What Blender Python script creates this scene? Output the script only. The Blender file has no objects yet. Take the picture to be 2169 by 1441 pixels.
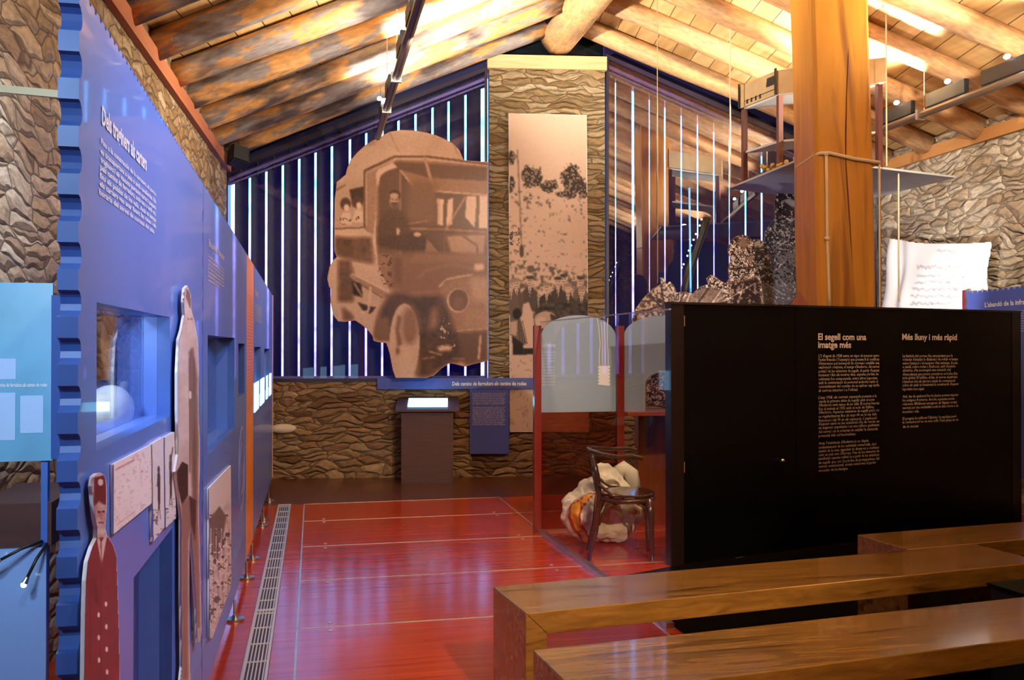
import bpy, bmesh, math, random
import numpy as np
from mathutils import Vector, Matrix
random.seed(7); rng = np.random.default_rng(11)
scene = bpy.context.scene
col = scene.collection
# ------------------------------------------------------------------ camera
F = 1930.0; H = 1.45
YAW = math.atan(421.5 / F); PIT = math.atan(14.5 / F)
cam_d = bpy.data.cameras.new('camera'); cam = bpy.data.objects.new('camera', cam_d); col.objects.link(cam)
cam_d.sensor_width = 36.0; cam_d.lens = 36.0 * F / 2169.0; cam_d.clip_start = 0.02; cam_d.clip_end = 300
cam.location = (0, 0, H); cam.rotation_euler = (math.pi / 2 + PIT, 0, -YAW)
scene.camera = cam
vs = scene.view_settings
vs.view_transform = 'Standard'; vs.look = 'None'; vs.gamma = 1.0; vs.exposure = 0.75; vs.use_curve_mapping = False
scene.cycles.max_bounces = 7; scene.cycles.transparent_max_bounces = 16; scene.cycles.glossy_bounces = 4
scene.cycles.transmission_bounces = 6; scene.cycles.sample_clamp_indirect = 4.0; scene.cycles.blur_glossy = 0.4
scene.cycles.caustics_reflective = False; scene.cycles.caustics_refractive = False
# ------------------------------------------------------------------ world: bright blue dusk behind the blinds
w = bpy.data.worlds.new('dusk'); scene.world = w; w.use_nodes = True
nt = w.node_tree; bg = nt.nodes['Background']
tc = nt.nodes.new('ShaderNodeTexCoord'); sx = nt.nodes.new('ShaderNodeSeparateXYZ'); nt.links.new(tc.outputs['Generated'], sx.inputs[0])
rp = nt.nodes.new('ShaderNodeValToRGB'); e = rp.color_ramp.elements
e[0].position = 0.10; e[0].color = (0.30, 0.26, 1.0, 1); e[1].position = 0.16; e[1].color = (0.10, 0.42, 1.0, 1)
nt.links.new(sx.outputs[2], rp.inputs[0]); nt.links.new(rp.outputs[0], bg.inputs[0])
ns = nt.nodes.new('ShaderNodeTexNoise'); ns.inputs['Scale'].default_value = 60; nt.links.new(tc.outputs['Generated'], ns.inputs[0])
mr = nt.nodes.new('ShaderNodeMapRange'); mr.inputs[1].default_value = 0.02; mr.inputs[2].default_value = 0.17; mr.inputs[3].default_value = 2.2; mr.inputs[4].default_value = 6.5
nt.links.new(sx.outputs[2], mr.inputs[0]); mm = nt.nodes.new('ShaderNodeMath'); mm.operation = 'MULTIPLY'
m2 = nt.nodes.new('ShaderNodeMapRange'); m2.inputs[1].default_value = .3; m2.inputs[2].default_value = .7; m2.inputs[3].default_value = .5; m2.inputs[4].default_value = 1.5
nt.links.new(ns.outputs[0], m2.inputs[0]); nt.links.new(mr.outputs[0], mm.inputs[0]); nt.links.new(m2.outputs[0], mm.inputs[1]); nt.links.new(mm.outputs[0], bg.inputs[1])
# ------------------------------------------------------------------ lamps
def aim(o, t): o.rotation_euler = (Vector(t) - o.location).to_track_quat('-Z', 'Y').to_euler()
def spot(loc, tgt, power, colr, size=70, blend=.6, rad=.05):
    d = bpy.data.lights.new('spot_light', 'SPOT'); d.energy = power; d.color = colr; d.spot_size = math.radians(size); d.spot_blend = blend; d.shadow_soft_size = rad
    o = bpy.data.objects.new('spot_light', d); col.objects.link(o); o.location = loc; aim(o, tgt); return o
def area(loc, tgt, power, colr, sx_=.5, sy_=.5):
    d = bpy.data.lights.new('area_light', 'AREA'); d.energy = power; d.color = colr; d.shape = 'RECTANGLE'; d.size = sx_; d.size_y = sy_
    o = bpy.data.objects.new('area_light', d); col.objects.link(o); o.location = loc; aim(o, tgt); return o
WARM = (1, .80, .58); WARM2 = (1, .88, .70); ORG = (1, .66, .36)
# uplighters on the two suspended rails
spot((.70, 7.55, 3.76), (1.7, 7.75, 4.75), 620, WARM2, 130, .9)
spot((.70, 5.6, 3.76), (1.2, 5.2, 4.7), 260, WARM2, 130, .9)
spot((.70, 3.2, 3.76), (1.2, 3.2, 4.7), 150, WARM2, 130, .9)
spot((.68, 8.62, 3.74), (.7, 8.9, 4.4), 170, WARM2, 140, .9)
spot((.50, 6.6, 3.5), (-.3, 7.2, 4.0), 60, WARM2, 150, .9, .2)  # added warm fill for the left roof slope, off the rail
spot((5.28, 7.3, 3.72), (4.4, 7.4, 4.4), 650, WARM2, 145, .9)
spot((5.28, 8.7, 3.72), (4.2, 8.3, 4.6), 130, WARM2, 145, .9)
spot((5.28, 5.6, 3.72), (4.6, 5.6, 4.4), 330, WARM2, 145, .9)
spot((5.28, 2.6, 3.72), (4.6, 2.6, 4.4), 650, WARM2, 145, .9)
spot((5.28, -.8, 3.72), (4.6, -.8, 4.4), 650, WARM2, 145, .9)
# fill spots added without fixtures around the room, save the one at the cloth
spot((1.6, -1.0, 3.6), (1.15, 5.6, 0), 700, ORG, 32, .8)
spot((2.6, 2.2, 3.7), (3.9, 6.3, 2.3), 140, WARM, 42, .8)
spot((2.2, -1.2, 3.5), (1.1, 10, 2.6), 680, (1, .90, .78), 34, .8)
spot((1.5, 5.2, 3.7), (1.1, 10.1, .5), 110, WARM, 75, .8)
spot((3.6, .4, 3.5), (1.5, 3.2, .4), 80, (1, .72, .3), 60, .9)
spot((2.6, 5.0, 3.6), (2.1, 6.3, 0), 130, WARM, 50, .8)
spot((.9, 1.4, 3.7), (-1.1, 4.6, 2.4), 110, WARM, 75, .8)
spot((.75, 6.4, 3.6), (-1.0, 8.5, 3.0), 40, WARM2, 100, .9)
spot((4.9, 7.4, 1.66), (6.3, 8.3, 2.3), 98, (1, .95, .9), 75, .9, .03)
spot((4.6, 5.2, 3.4), (6.4, 7.6, 3.0), 210, WARM2, 90, .9)
spot((3.3, 6.75, 1.55), (3.7, 8.3, 2.3), 26, (.9, .92, 1), 95, .9)
spot((-.95, .15, 2.3), (-.6, 2.6, 1.2), 60, (.45, .68, 1), 75, .9, .08)
spot((1.3, 1.2, 2.9), (-.41, 2.9, .9), 60, (1, .86, .78), 70, .9, .1)
# unused blue area fills for the stamp panels, replaced by added blue spots
#area((1.0, 3.4, 3.2), (-.41, 3.8, 1.3), 26, (.35, .5, 1), 1.2, 3.5)
#area((1.1, 7.6, 3.3), (-.41, 7.6, 1.2), 10, (.45, .4, 1), 1.0, 2.5)
# ------------------------------------------------------------------ geometry of view
C0 = np.array([0, 0, H])
def ray(u, v):
    x = (u - 1084.5) / F; z = (720.5 - v) / F
    y2 = math.cos(PIT) - z * math.sin(PIT); z2 = math.sin(PIT) + z * math.cos(PIT)
    return np.array([x * math.cos(YAW) + y2 * math.sin(YAW), -x * math.sin(YAW) + y2 * math.cos(YAW), z2])
def fl(u, v, z=0.):
    r = ray(u, v); return C0 + r * ((z - H) / r[2])
def hit(u, v, p, n):
    r = ray(u, v); n = np.array(n, float); return C0 + r * (np.dot(np.array(p, float) - C0, n) / np.dot(r, n))
class Fr:
    """a flat frame of reference: origin, two axes; n looks out of it"""
    def __init__(s, o, ax, ay=(0, 0, 1)):
        s.o = np.array(o, float); s.ax = np.array(ax, float); s.ax /= np.linalg.norm(s.ax); s.ay = np.array(ay, float); s.n = np.cross(s.ax, s.ay)
    def w(s, a, b, c=0.): return s.o + s.ax * a + s.ay * b + s.n * c
    def px(s, u, v, c=0.):
        p = hit(u, v, s.o + s.n * c, s.n); d = p - s.o - s.n * c; return float(np.dot(d, s.ax)), float(np.dot(d, s.ay))
EA = math.radians(-8.5)
ex = np.array([math.cos(EA), math.sin(EA), 0]); en = np.array([-math.sin(EA), math.cos(EA), 0])
W0 = np.array([.959, 10.143, 0.])
BW = Fr(W0, ex)                      # back wall
PW = Fr((-.41, 0, 0), (0, 1, 0))     # stamp panels
RW = Fr((6.4, 0, 0), (0, -1, 0))     # right wall, looks to -X
# ------------------------------------------------------------------ materials
MATS = {}
def lin(c): return tuple((x / 12.92 if x <= .04045 else ((x + .055) / 1.055) ** 2.4) for x in [y / 255. for y in c])
def mat(name, c, rough=.5, metal=0., spec=.5, emit=None, es=1., coat=0., bump=None, var=None, alpha=None):
    if name in MATS: return MATS[name]
    m = bpy.data.materials.new(name); m.use_nodes = True; t = m.node_tree; b = t.nodes['Principled BSDF']
    b.inputs['Base Color'].default_value = (*c, 1); b.inputs['Roughness'].default_value = rough; b.inputs['Metallic'].default_value = metal
    b.inputs['Specular IOR Level'].default_value = spec; b.inputs['Coat Weight'].default_value = coat
    if emit: b.inputs['Emission Color'].default_value = (*emit, 1); b.inputs['Emission Strength'].default_value = es
    if alpha is not None: b.inputs['Alpha'].default_value = alpha
    if var or bump:
        tcn = t.nodes.new('ShaderNodeTexCoord'); n = t.nodes.new('ShaderNodeTexNoise'); n.inputs['Detail'].default_value = 6
        mp = t.nodes.new('ShaderNodeMapping'); mp.inputs['Scale'].default_value = (var or bump)[1]
        t.links.new(tcn.outputs['Object'], mp.inputs[0]); t.links.new(mp.outputs[0], n.inputs[0]); n.inputs['Scale'].default_value = 1.0
        if var:
            r = t.nodes.new('ShaderNodeValToRGB'); r.color_ramp.elements[0].position = .35; r.color_ramp.elements[1].position = .65
            r.color_ramp.elements[0].color = (*[x * var[0] for x in c], 1); r.color_ramp.elements[1].color = (*[min(1, x * (2 - var[0])) for x in c], 1)
            t.links.new(n.outputs[0], r.inputs[0]); t.links.new(r.outputs[0], b.inputs['Base Color'])
        if bump:
            bu = t.nodes.new('ShaderNodeBump'); bu.inputs['Strength'].default_value = bump[0]; bu.inputs['Distance'].default_value = .01
            t.links.new(n.outputs[0], bu.inputs['Height']); t.links.new(bu.outputs[0], b.inputs['Normal'])
    MATS[name] = m; return m
def node_mat(name):
    m = bpy.data.materials.new(name); m.use_nodes = True; MATS[name] = m
    return m, m.node_tree, m.node_tree.nodes['Principled BSDF']
def ramp(t, stops, inp=None, interp='LINEAR'):
    r = t.nodes.new('ShaderNodeValToRGB'); cr = r.color_ramp; cr.interpolation = interp
    while len(cr.elements) > 1: cr.elements.remove(cr.elements[-1])
    cr.elements[0].position = stops[0][0]; cr.elements[0].color = (*stops[0][1], 1)
    for p, c in stops[1:]:
        el = cr.elements.new(p); el.color = (*c, 1)
    if inp is not None: t.links.new(inp, r.inputs[0])
    return r
def mapping(t, scale, out='Object', rot=(0, 0, 0), loc=(0, 0, 0)):
    tcn = t.nodes.new('ShaderNodeTexCoord'); mp = t.nodes.new('ShaderNodeMapping')
    mp.inputs['Scale'].default_value = scale; mp.inputs['Rotation'].default_value = rot; mp.inputs['Location'].default_value = loc
    if out == 'World':
        g = t.nodes.new('ShaderNodeNewGeometry'); t.links.new(g.outputs['Position'], mp.inputs[0])
    else: t.links.new(tcn.outputs[out], mp.inputs[0])
    return mp
def tex(t, kind, vec, **kw):
    n = t.nodes.new('ShaderNodeTex' + kind)
    for k, v in kw.items():
        if k in ('feature', 'noise_dimensions', 'wave_type', 'bands_direction'): setattr(n, k, v)
        else: n.inputs[k].default_value = v
    t.links.new(vec, n.inputs['Vector']); return n
def mixc(t, a, b, f, mode='MIX'):
    n = t.nodes.new('ShaderNodeMix'); n.data_type = 'RGBA'; n.blend_type = mode
    for s, v in ((6, a), (7, b)):
        if isinstance(v, tuple): n.inputs[s].default_value = (*v, 1)
        else: t.links.new(v, n.inputs[s])
    if isinstance(f, (int, float)): n.inputs[0].default_value = f
    else: t.links.new(f, n.inputs[0])
    return n.outputs[2]
def math_(t, op, a, b=None):
    n = t.nodes.new('ShaderNodeMath'); n.operation = op
    for i, v in enumerate((a, b)):
        if v is None: continue
        if isinstance(v, (int, float)): n.inputs[i].default_value = v
        else: t.links.new(v, n.inputs[i])
    return n.outputs[0]
def stone(name, cols, sx_=4.3, sz_=14.5, mortar=(.075, .045, .022), rot=0.):
    m, t, b = node_mat(name)
    mp = mapping(t, (1, 1, 1), 'World', rot=(0, 0, rot))
    nz = tex(t, 'Noise', mp.outputs[0], Scale=1.9, Detail=2.5)
    wv = t.nodes.new('ShaderNodeVectorMath'); wv.operation = 'SCALE'; wv.inputs['Scale'].default_value = .30
    t.links.new(nz.outputs['Color'], wv.inputs[0])
    ad = t.nodes.new('ShaderNodeVectorMath'); ad.operation = 'ADD'; t.links.new(mp.outputs[0], ad.inputs[0]); t.links.new(wv.outputs[0], ad.inputs[1])
    sc = t.nodes.new('ShaderNodeVectorMath'); sc.operation = 'MULTIPLY'; sc.inputs[1].default_value = (sx_, sx_, sz_); t.links.new(ad.outputs[0], sc.inputs[0])
    v1 = tex(t, 'Voronoi', sc.outputs[0], feature='F1', Scale=1.0, Randomness=.95)
    v2 = tex(t, 'Voronoi', sc.outputs[0], feature='DISTANCE_TO_EDGE', Scale=1.0, Randomness=.95)
    sep = t.nodes.new('ShaderNodeSeparateColor'); t.links.new(v1.outputs['Color'], sep.inputs[0])
    base = ramp(t, [(i / (len(cols) - 1), c) for i, c in enumerate(cols)], sep.outputs[0])
    fine = tex(t, 'Noise', sc.outputs[0], Scale=4.0, Detail=8.0, Roughness=.65)
    f2 = ramp(t, [(.3, (.55, .55, .55)), (.7, (1.25, 1.2, 1.15))], fine.outputs[0])
    c1 = mixc(t, base.outputs[0], f2.outputs[0], 1.0, 'MULTIPLY')
    edge = ramp(t, [(0, (0, 0, 0)), (.04, (1, 1, 1))], v2.outputs[0])
    c2 = mixc(t, mortar, c1, edge.outputs[0]); t.links.new(c2, b.inputs['Base Color'])
    b.inputs['Roughness'].default_value = .85; b.inputs['Specular IOR Level'].default_value = .25
    h = ramp(t, [(0, (0, 0, 0)), (.22, (.8, .8, .8)), (.6, (1, 1, 1))], v2.outputs[0])
    hh = math_(t, 'ADD', h.outputs[0], math_(t, 'MULTIPLY', fine.outputs[0], .22))
    hh = math_(t, 'ADD', hh, math_(t, 'MULTIPLY', sep.outputs[1], .5))
    bu = t.nodes.new('ShaderNodeBump'); bu.inputs['Strength'].default_value = 1.0; bu.inputs['Distance'].default_value = .032
    t.links.new(hh, bu.inputs['Height']); t.links.new(bu.outputs[0], b.inputs['Normal']); return m
ST_BACK = stone('stone_back', [(.20, .11, .045), (.34, .21, .10), (.15, .075, .03), (.40, .26, .13), (.24, .12, .06), (.30, .2, .11)])
ST_PIL = stone('stone_pillar', [(.24, .17, .09), (.38, .30, .18), (.2, .13, .06), (.34, .25, .13), (.42, .35, .24)], 3.6, 17)
ST_LEFT = stone('stone_left', [(.42, .3, .17), (.30, .18, .08), (.5, .38, .24), (.36, .26, .16), (.25, .15, .07)], 4.5, 13)
ST_RIGHT = stone('stone_right', [(.42, .36, .27), (.55, .48, .38), (.36, .28, .19), (.6, .54, .44), (.45, .37, .27)], 4.2, 14, (.16, .12, .08))
def log_mat(name, light, dark, bark, thr, seed):
    m, t, b = node_mat(name)
    mp = mapping(t, (1, 1, .30)); mp.inputs['Location'].default_value = (seed, 0, 0)
    info = t.nodes.new('ShaderNodeObjectInfo'); ad = t.nodes.new('ShaderNodeVectorMath'); ad.operation = 'ADD'
    sc = t.nodes.new('ShaderNodeVectorMath'); sc.operation = 'SCALE'; sc.inputs['Scale'].default_value = 19
    cb = t.nodes.new('ShaderNodeCombineXYZ'); t.links.new(info.outputs['Random'], cb.inputs[0]); t.links.new(info.outputs['Random'], cb.inputs[2]); t.links.new(cb.outputs[0], sc.inputs[0])
    t.links.new(mp.outputs[0], ad.inputs[0]); t.links.new(sc.outputs[0], ad.inputs[1])
    n1 = tex(t, 'Noise', ad.outputs[0], Scale=8.0, Detail=6.0, Roughness=.65); n2 = tex(t, 'Noise', ad.outputs[0], Scale=42.0, Detail=5.0)
    k = ramp(t, [(thr - .03, (0, 0, 0)), (thr + .03, (1, 1, 1))], n1.outputs[0])
    c = mixc(t, light, bark, k.outputs[0]); n3 = tex(t, 'Noise', ad.outputs[0], Scale=5.0, Detail=3.0)
    k3 = ramp(t, [(.5, (0, 0, 0)), (.62, (1, 1, 1))], n3.outputs[0]); c = mixc(t, c, dark, k3.outputs[0])
    g = ramp(t, [(.3, (.7, .68, .66)), (.7, (1.15, 1.12, 1.1))], n2.outputs[0]); c = mixc(t, c, g.outputs[0], 1., 'MULTIPLY')
    t.links.new(c, b.inputs['Base Color']); b.inputs['Roughness'].default_value = .55; b.inputs['Specular IOR Level'].default_value = .35
    bu = t.nodes.new('ShaderNodeBump'); bu.inputs['Strength'].default_value = .5; bu.inputs['Distance'].default_value = .02
    t.links.new(math_(t, 'ADD', n1.outputs[0], math_(t, 'MULTIPLY', n2.outputs[0], .4)), bu.inputs['Height']); t.links.new(bu.outputs[0], b.inputs['Normal']); return m
LOG_W = log_mat('weathered_log', (.60, .31, .11), (.09, .07, .07), (.27, .24, .24), .50, 1)
LOG_C = log_mat('clean_log', (.58, .34, .16), (.42, .27, .16), (.50, .29, .14), .55, 2)
def planks(name):
    m, t, b = node_mat(name)
    mp = mapping(t, (1, 1, 1), 'World', rot=(0, 0, -EA)); s = t.nodes.new('ShaderNodeSeparateXYZ'); t.links.new(mp.outputs[0], s.inputs[0])
    q = math_(t, 'DIVIDE', s.outputs[0], .205); fr = math_(t, 'FRACT', q); idn = math_(t, 'FLOOR', q)
    wn = t.nodes.new('ShaderNodeTexWhiteNoise'); wn.noise_dimensions = '1D'; t.links.new(idn, wn.inputs['W'])
    base = ramp(t, [(0, (.50, .30, .12)), (.5, (.62, .40, .18)), (1, (.72, .50, .26))], wn.outputs[0])
    mp2 = mapping(t, (14, 1.2, 14), 'World'); n = tex(t, 'Noise', mp2.outputs[0], Scale=1., Detail=6.)
    g = ramp(t, [(.3, (.72, .68, .6)), (.7, (1.1, 1.08, 1.05))], n.outputs[0]); c = mixc(t, base.outputs[0], g.outputs[0], 1., 'MULTIPLY')
    gap = ramp(t, [(0, (0, 0, 0)), (.03, (1, 1, 1)), (.97, (1, 1, 1)), (1, (0, 0, 0))], fr); c = mixc(t, (.03, .015, .006), c, gap.outputs[0])
    t.links.new(c, b.inputs['Base Color']); b.inputs['Roughness'].default_value = .6
    bu = t.nodes.new('ShaderNodeBump'); bu.inputs['Strength'].default_value = .7; bu.inputs['Distance'].default_value = .01
    t.links.new(gap.outputs[0], bu.inputs['Height']); t.links.new(bu.outputs[0], b.inputs['Normal']); return m
PLANK = planks('roof_planks')
def wood(name, c1, c2, scale=(1, 14, 14), rough=.35, coat=0., out='World', rot=(0, 0, 0), spec=.5, knots=False):
    m, t, b = node_mat(name)
    mp = mapping(t, scale, out, rot=rot); n = tex(t, 'Noise', mp.outputs[0], Scale=1., Detail=8., Roughness=.6, Distortion=.6)
    r = ramp(t, [(.3, c1), (.7, c2)], n.outputs[0]); c = r.outputs[0]
    if knots:
        mp2 = mapping(t, tuple(x * .35 for x in scale), out, rot=rot, loc=(3, 1, 2)); n2 = tex(t, 'Noise', mp2.outputs[0], Scale=1., Detail=4., Distortion=1.5)
        k = ramp(t, [(.56, (1, 1, 1)), (.66, (.45, .38, .3))], n2.outputs[0]); c = mixc(t, c, k.outputs[0], 1., 'MULTIPLY')
    t.links.new(c, b.inputs['Base Color']); b.inputs['Roughness'].default_value = rough; b.inputs['Coat Weight'].default_value = coat; b.inputs['Coat Roughness'].default_value = .08
    b.inputs['Specular IOR Level'].default_value = spec
    bu = t.nodes.new('ShaderNodeBump'); bu.inputs['Strength'].default_value = .12; bu.inputs['Distance'].default_value = .004
    t.links.new(n.outputs[0], bu.inputs['Height']); t.links.new(bu.outputs[0], b.inputs['Normal']); return m
FLOOR = wood('red_floor', (.34, .022, .002), (.52, .054, .005), (1.2, 26, 1), .17, .0, spec=.9)
FLOOR_D = wood('brown_floor', (.07, .018, .009), (.11, .028, .012), (1.2, 26, 1), .3, .2)
BENCHM = wood('bench_wood', (.15, .072, .014), (.30, .150, .032), (3.2, 30, 30), .22, .5, knots=True)
BEAMM = wood('red_beam', (.34, .10, .035), (.44, .15, .06), (10, 1, 10), .6)
POSTM = wood('post_wood', (.46, .19, .014), (.62, .27, .022), (9, 9, .8), .45, .1, knots=True)
CAPM = wood('cap_wood', (.48, .30, .14), (.62, .42, .22), (1.5, 10, 30), .6)
DKWOOD = wood('kiosk_wood', (.045, .014, .012), (.07, .022, .018), (3, 3, 30), .5)
REDPOST = wood('red_post', (.15, .012, .009), (.22, .02, .012), (20, 20, 1), .3, .4)
CHAIRM = wood('chair_wood', (.035, .015, .010), (.07, .03, .018), (20, 20, 3), .22, .5, out='Object')
METAL = mat('steel', (.62, .60, .56), .3, 1.); DKMETAL = mat('dark_metal', (.03, .028, .026), .4, .6); BLACK = mat('black_plastic', (.006, .006, .007), .45)
SEAM = mat('seam_metal', (.75, .65, .55), .35, .8)
BLUEP = mat('blue_panel', (.10, .21, .62), .33, var=(.94, (2, 2, 2)), coat=.25); BLUES = mat('blue_sign', (.055, .08, .34), .5, var=(.93, (3, 3, 3)))
NAVY = mat('navy_edge', (.05, .13, .42), .4, var=(.8, (3, 3, 3))); ORANGE = mat('orange_panel', (.92, .34, .03), .35, var=(.92, (3, 3, 3)))
WHITE = mat('white_edge', (.85, .83, .8), .5); TEXT = mat('cream_text', (.80, .74, .68), .6); TEXTD = mat('tan_text', (.62, .50, .38), .6, emit=(.62, .45, .34), es=.0)
BSCREEN = mat('black_screen', (.0015, .0018, .0022), .25, spec=.25, var=(.8, (2, 2, 2)))
GREYB = mat('grey_board', (.42, .42, .42), .5, var=(.93, (3, 3, 3))); ROPE = mat('rope', (.78, .62, .40), .8, bump=(.6, (60, 60, 200)))
def glass_mat(name, tint=(1, 1, 1), refl=.06, rough=.0, fres=1.0):
    m, t, b = node_mat(name); t.nodes.remove(b); out = t.nodes['Material Output']
    tr = t.nodes.new('ShaderNodeBsdfTransparent'); tr.inputs[0].default_value = (*tint, 1)
    gl = t.nodes.new('ShaderNodeBsdfGlossy'); gl.inputs['Roughness'].default_value = rough; gl.inputs['Color'].default_value = (1, 1, 1, 1)
    fz = t.nodes.new('ShaderNodeLayerWeight'); fz.inputs['Blend'].default_value = .5
    f = math_(t, 'ADD', math_(t, 'MULTIPLY', math_(t, 'POWER', fz.outputs['Facing'], 5.0), fres * .9), refl)
    mx = t.nodes.new('ShaderNodeMixShader'); t.links.new(f, mx.inputs[0]); t.links.new(tr.outputs[0], mx.inputs[1]); t.links.new(gl.outputs[0], mx.inputs[2]); t.links.new(mx.outputs[0], out.inputs[0]); return m
GLASS = glass_mat('pane_glass', (.97, .98, 1), .03); GLASSC = glass_mat('case_glass', (.9, .93, 1), .12); GLASSW = glass_mat('window_glass', (.95, .97, 1), .025, .0); GLASSW2 = glass_mat('window_glass_right', (.95, .97, 1), .22, .0); GLASSB = glass_mat('booth_glass', (.96, .97, .98), .008, 0., .30); GLASSR = glass_mat('red_glass', (.72, .38, .28), .01, 0., .3)
def slat_mat():
    m, t, b = node_mat('blind_fabric'); out = t.nodes['Material Output']
    b.inputs['Base Color'].default_value = (.002, .003, .016, 1); b.inputs['Roughness'].default_value = .5; b.inputs['Specular IOR Level'].default_value = .3
    tl = t.nodes.new('ShaderNodeBsdfTranslucent'); tl.inputs[0].default_value = (.0, .002, .09, 1); mx = t.nodes.new('ShaderNodeMixShader'); mx.inputs[0].default_value = .06
    t.links.new(b.outputs[0], mx.inputs[1]); t.links.new(tl.outputs[0], mx.inputs[2]); t.links.new(mx.outputs[0], out.inputs[0]); return m
SLAT = slat_mat()
# ------------------------------------------------------------------ mesh builder
class MB:
    def __init__(s): s.v = []; s.f = []; s.m = []; s.cols = None
    def add(s, vs_, fs, mi=0):
        o = len(s.v); s.v += [tuple(map(float, p)) for p in vs_]; s.f += [tuple(i + o for i in f) for f in fs]; s.m += [mi] * len(fs); return s
    def box(s, c, sz, R=None, mi=0, bev=0.):
        hx, hy, hz = [x / 2 for x in sz]
        if bev:
            bm = bmesh.new(); bmesh.ops.create_cube(bm, size=1.0)
            for v in bm.verts: v.co = Vector((v.co.x * sz[0], v.co.y * sz[1], v.co.z * sz[2]))
            bmesh.ops.bevel(bm, geom=bm.edges[:], offset=bev, segments=2, affect='EDGES'); bm.verts.index_update()
            vs_ = [np.array(v.co) for v in bm.verts]; fs = [[v.index for v in f.verts] for f in bm.faces]; bm.free()
        else:
            vs_ = [np.array([x * hx, y * hy, z * hz]) for x in (-1, 1) for y in (-1, 1) for z in (-1, 1)]
            fs = [(0, 1, 3, 2), (4, 6, 7, 5), (0, 4, 5, 1), (2, 3, 7, 6), (0, 2, 6, 4), (1, 5, 7, 3)]
        if R is not None: vs_ = [R @ v for v in vs_]
        return s.add([v + np.array(c, float) for v in vs_], fs, mi)
    def fbox(s, fr, a0, a1, b0, b1, c0, c1, mi=0):
        P = [fr.w(a, b, c) for a in (a0, a1) for b in (b0, b1) for c in (c0, c1)]
        return s.add(P, [(0, 1, 3, 2), (4, 6, 7, 5), (0, 4, 5, 1), (2, 3, 7, 6), (0, 2, 6, 4), (1, 5, 7, 3)], mi)
    def quad(s, *p, mi=0): return s.add(p, [tuple(range(len(p)))], mi)
    def tube(s, pts, r, n=10, mi=0, cap=True):
        pts = [np.array(p, float) for p in pts]; rs = r if hasattr(r, '__len__') else [r] * len(pts); vs_ = []
        up = None
        for i, p in enumerate(pts):
            d = pts[min(i + 1, len(pts) - 1)] - pts[max(i - 1, 0)]; d = d / (np.linalg.norm(d) + 1e-9)
            if up is None: up = np.array([0, 0, 1.]) if abs(d[2]) < .9 else np.array([1., 0, 0])
            a = np.cross(d, up); a /= np.linalg.norm(a) + 1e-9; b = np.cross(a, d); up = b
            vs_ += [p + rs[i] * (math.cos(2 * math.pi * k / n) * a + math.sin(2 * math.pi * k / n) * b) for k in range(n)]
        fs = [(i * n + k, i * n + (k + 1) % n, (i + 1) * n + (k + 1) % n, (i + 1) * n + k) for i in range(len(pts) - 1) for k in range(n)]
        if cap: fs += [tuple(reversed(range(n))), tuple(range((len(pts) - 1) * n, len(pts) * n))]
        return s.add(vs_, fs, mi)
    def ball(s, c, r, mi=0, n=8):
        rr = r if hasattr(r, '__len__') else (r, r, r); vs_ = []; fs = []
        for i in range(n + 1):
            th = math.pi * i / n
            for k in range(2 * n):
                ph = math.pi * k / n; vs_.append((c[0] + rr[0] * math.sin(th) * math.cos(ph), c[1] + rr[1] * math.sin(th) * math.sin(ph), c[2] + rr[2] * math.cos(th)))
        for i in range(n):
            for k in range(2 * n): fs.append((i * 2 * n + k, (i + 1) * 2 * n + k, (i + 1) * 2 * n + (k + 1) % (2 * n), i * 2 * n + (k + 1) % (2 * n)))
        return s.add(vs_, fs, mi)
    def prism(s, fr, outline, c0, c1, holes=(), mi=0, mi_side=None):
        cu = bpy.data.curves.new('tmp', 'CURVE'); cu.dimensions = '2D'; cu.fill_mode = 'BOTH'; cu.extrude = abs(c1 - c0) / 2
        for poly in [outline] + list(holes):
            sp = cu.splines.new('POLY'); sp.points.add(len(poly) - 1); sp.use_cyclic_u = True
            for q, p in zip(sp.points, poly): q.co = (p[0], p[1], 0, 1)
        ob = bpy.data.objects.new('tmp', cu); me = bpy.data.meshes.new_from_object(ob); mid = (c0 + c1) / 2
        o = len(s.v)
        s.v += [tuple(fr.w(v.co.x, v.co.y, v.co.z + mid)) for v in me.vertices]
        for p in me.polygons:
            s.f.append(tuple(o + i for i in p.vertices)); s.m.append(mi if mi_side is None or abs(p.normal.z) > .5 else mi_side)
        bpy.data.objects.remove(ob); bpy.data.curves.remove(cu); bpy.data.meshes.remove(me); return s
    def text(s, fr, a, b, txt, h, width=None, c=.002, bold=0., mi=0, align='LEFT', res=2):
        cu = bpy.data.curves.new('tmp', 'FONT'); cu.body = txt; cu.size = 1.0; cu.offset = bold; cu.resolution_u = res
        ob = bpy.data.objects.new('tmp', cu); me = bpy.data.meshes.new_from_object(ob)
        if len(me.vertices) == 0: return s
        xs = [v.co.x for v in me.vertices]; x0 = min(xs); wd = max(xs) - x0
        sy = h; sx_ = (width / wd) if width else h * .8
        off = 0 if align == 'LEFT' else -sx_ * wd / (1 if align == 'RIGHT' else 2)
        o = len(s.v); s.v += [tuple(fr.w(a + off + (v.co.x - x0) * sx_, b + v.co.y * sy, c)) for v in me.vertices]
        for p in me.polygons: s.f.append(tuple(o + i for i in p.vertices)); s.m.append(mi)
        bpy.data.objects.remove(ob); bpy.data.curves.remove(cu); bpy.data.meshes.remove(me); return s
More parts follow.
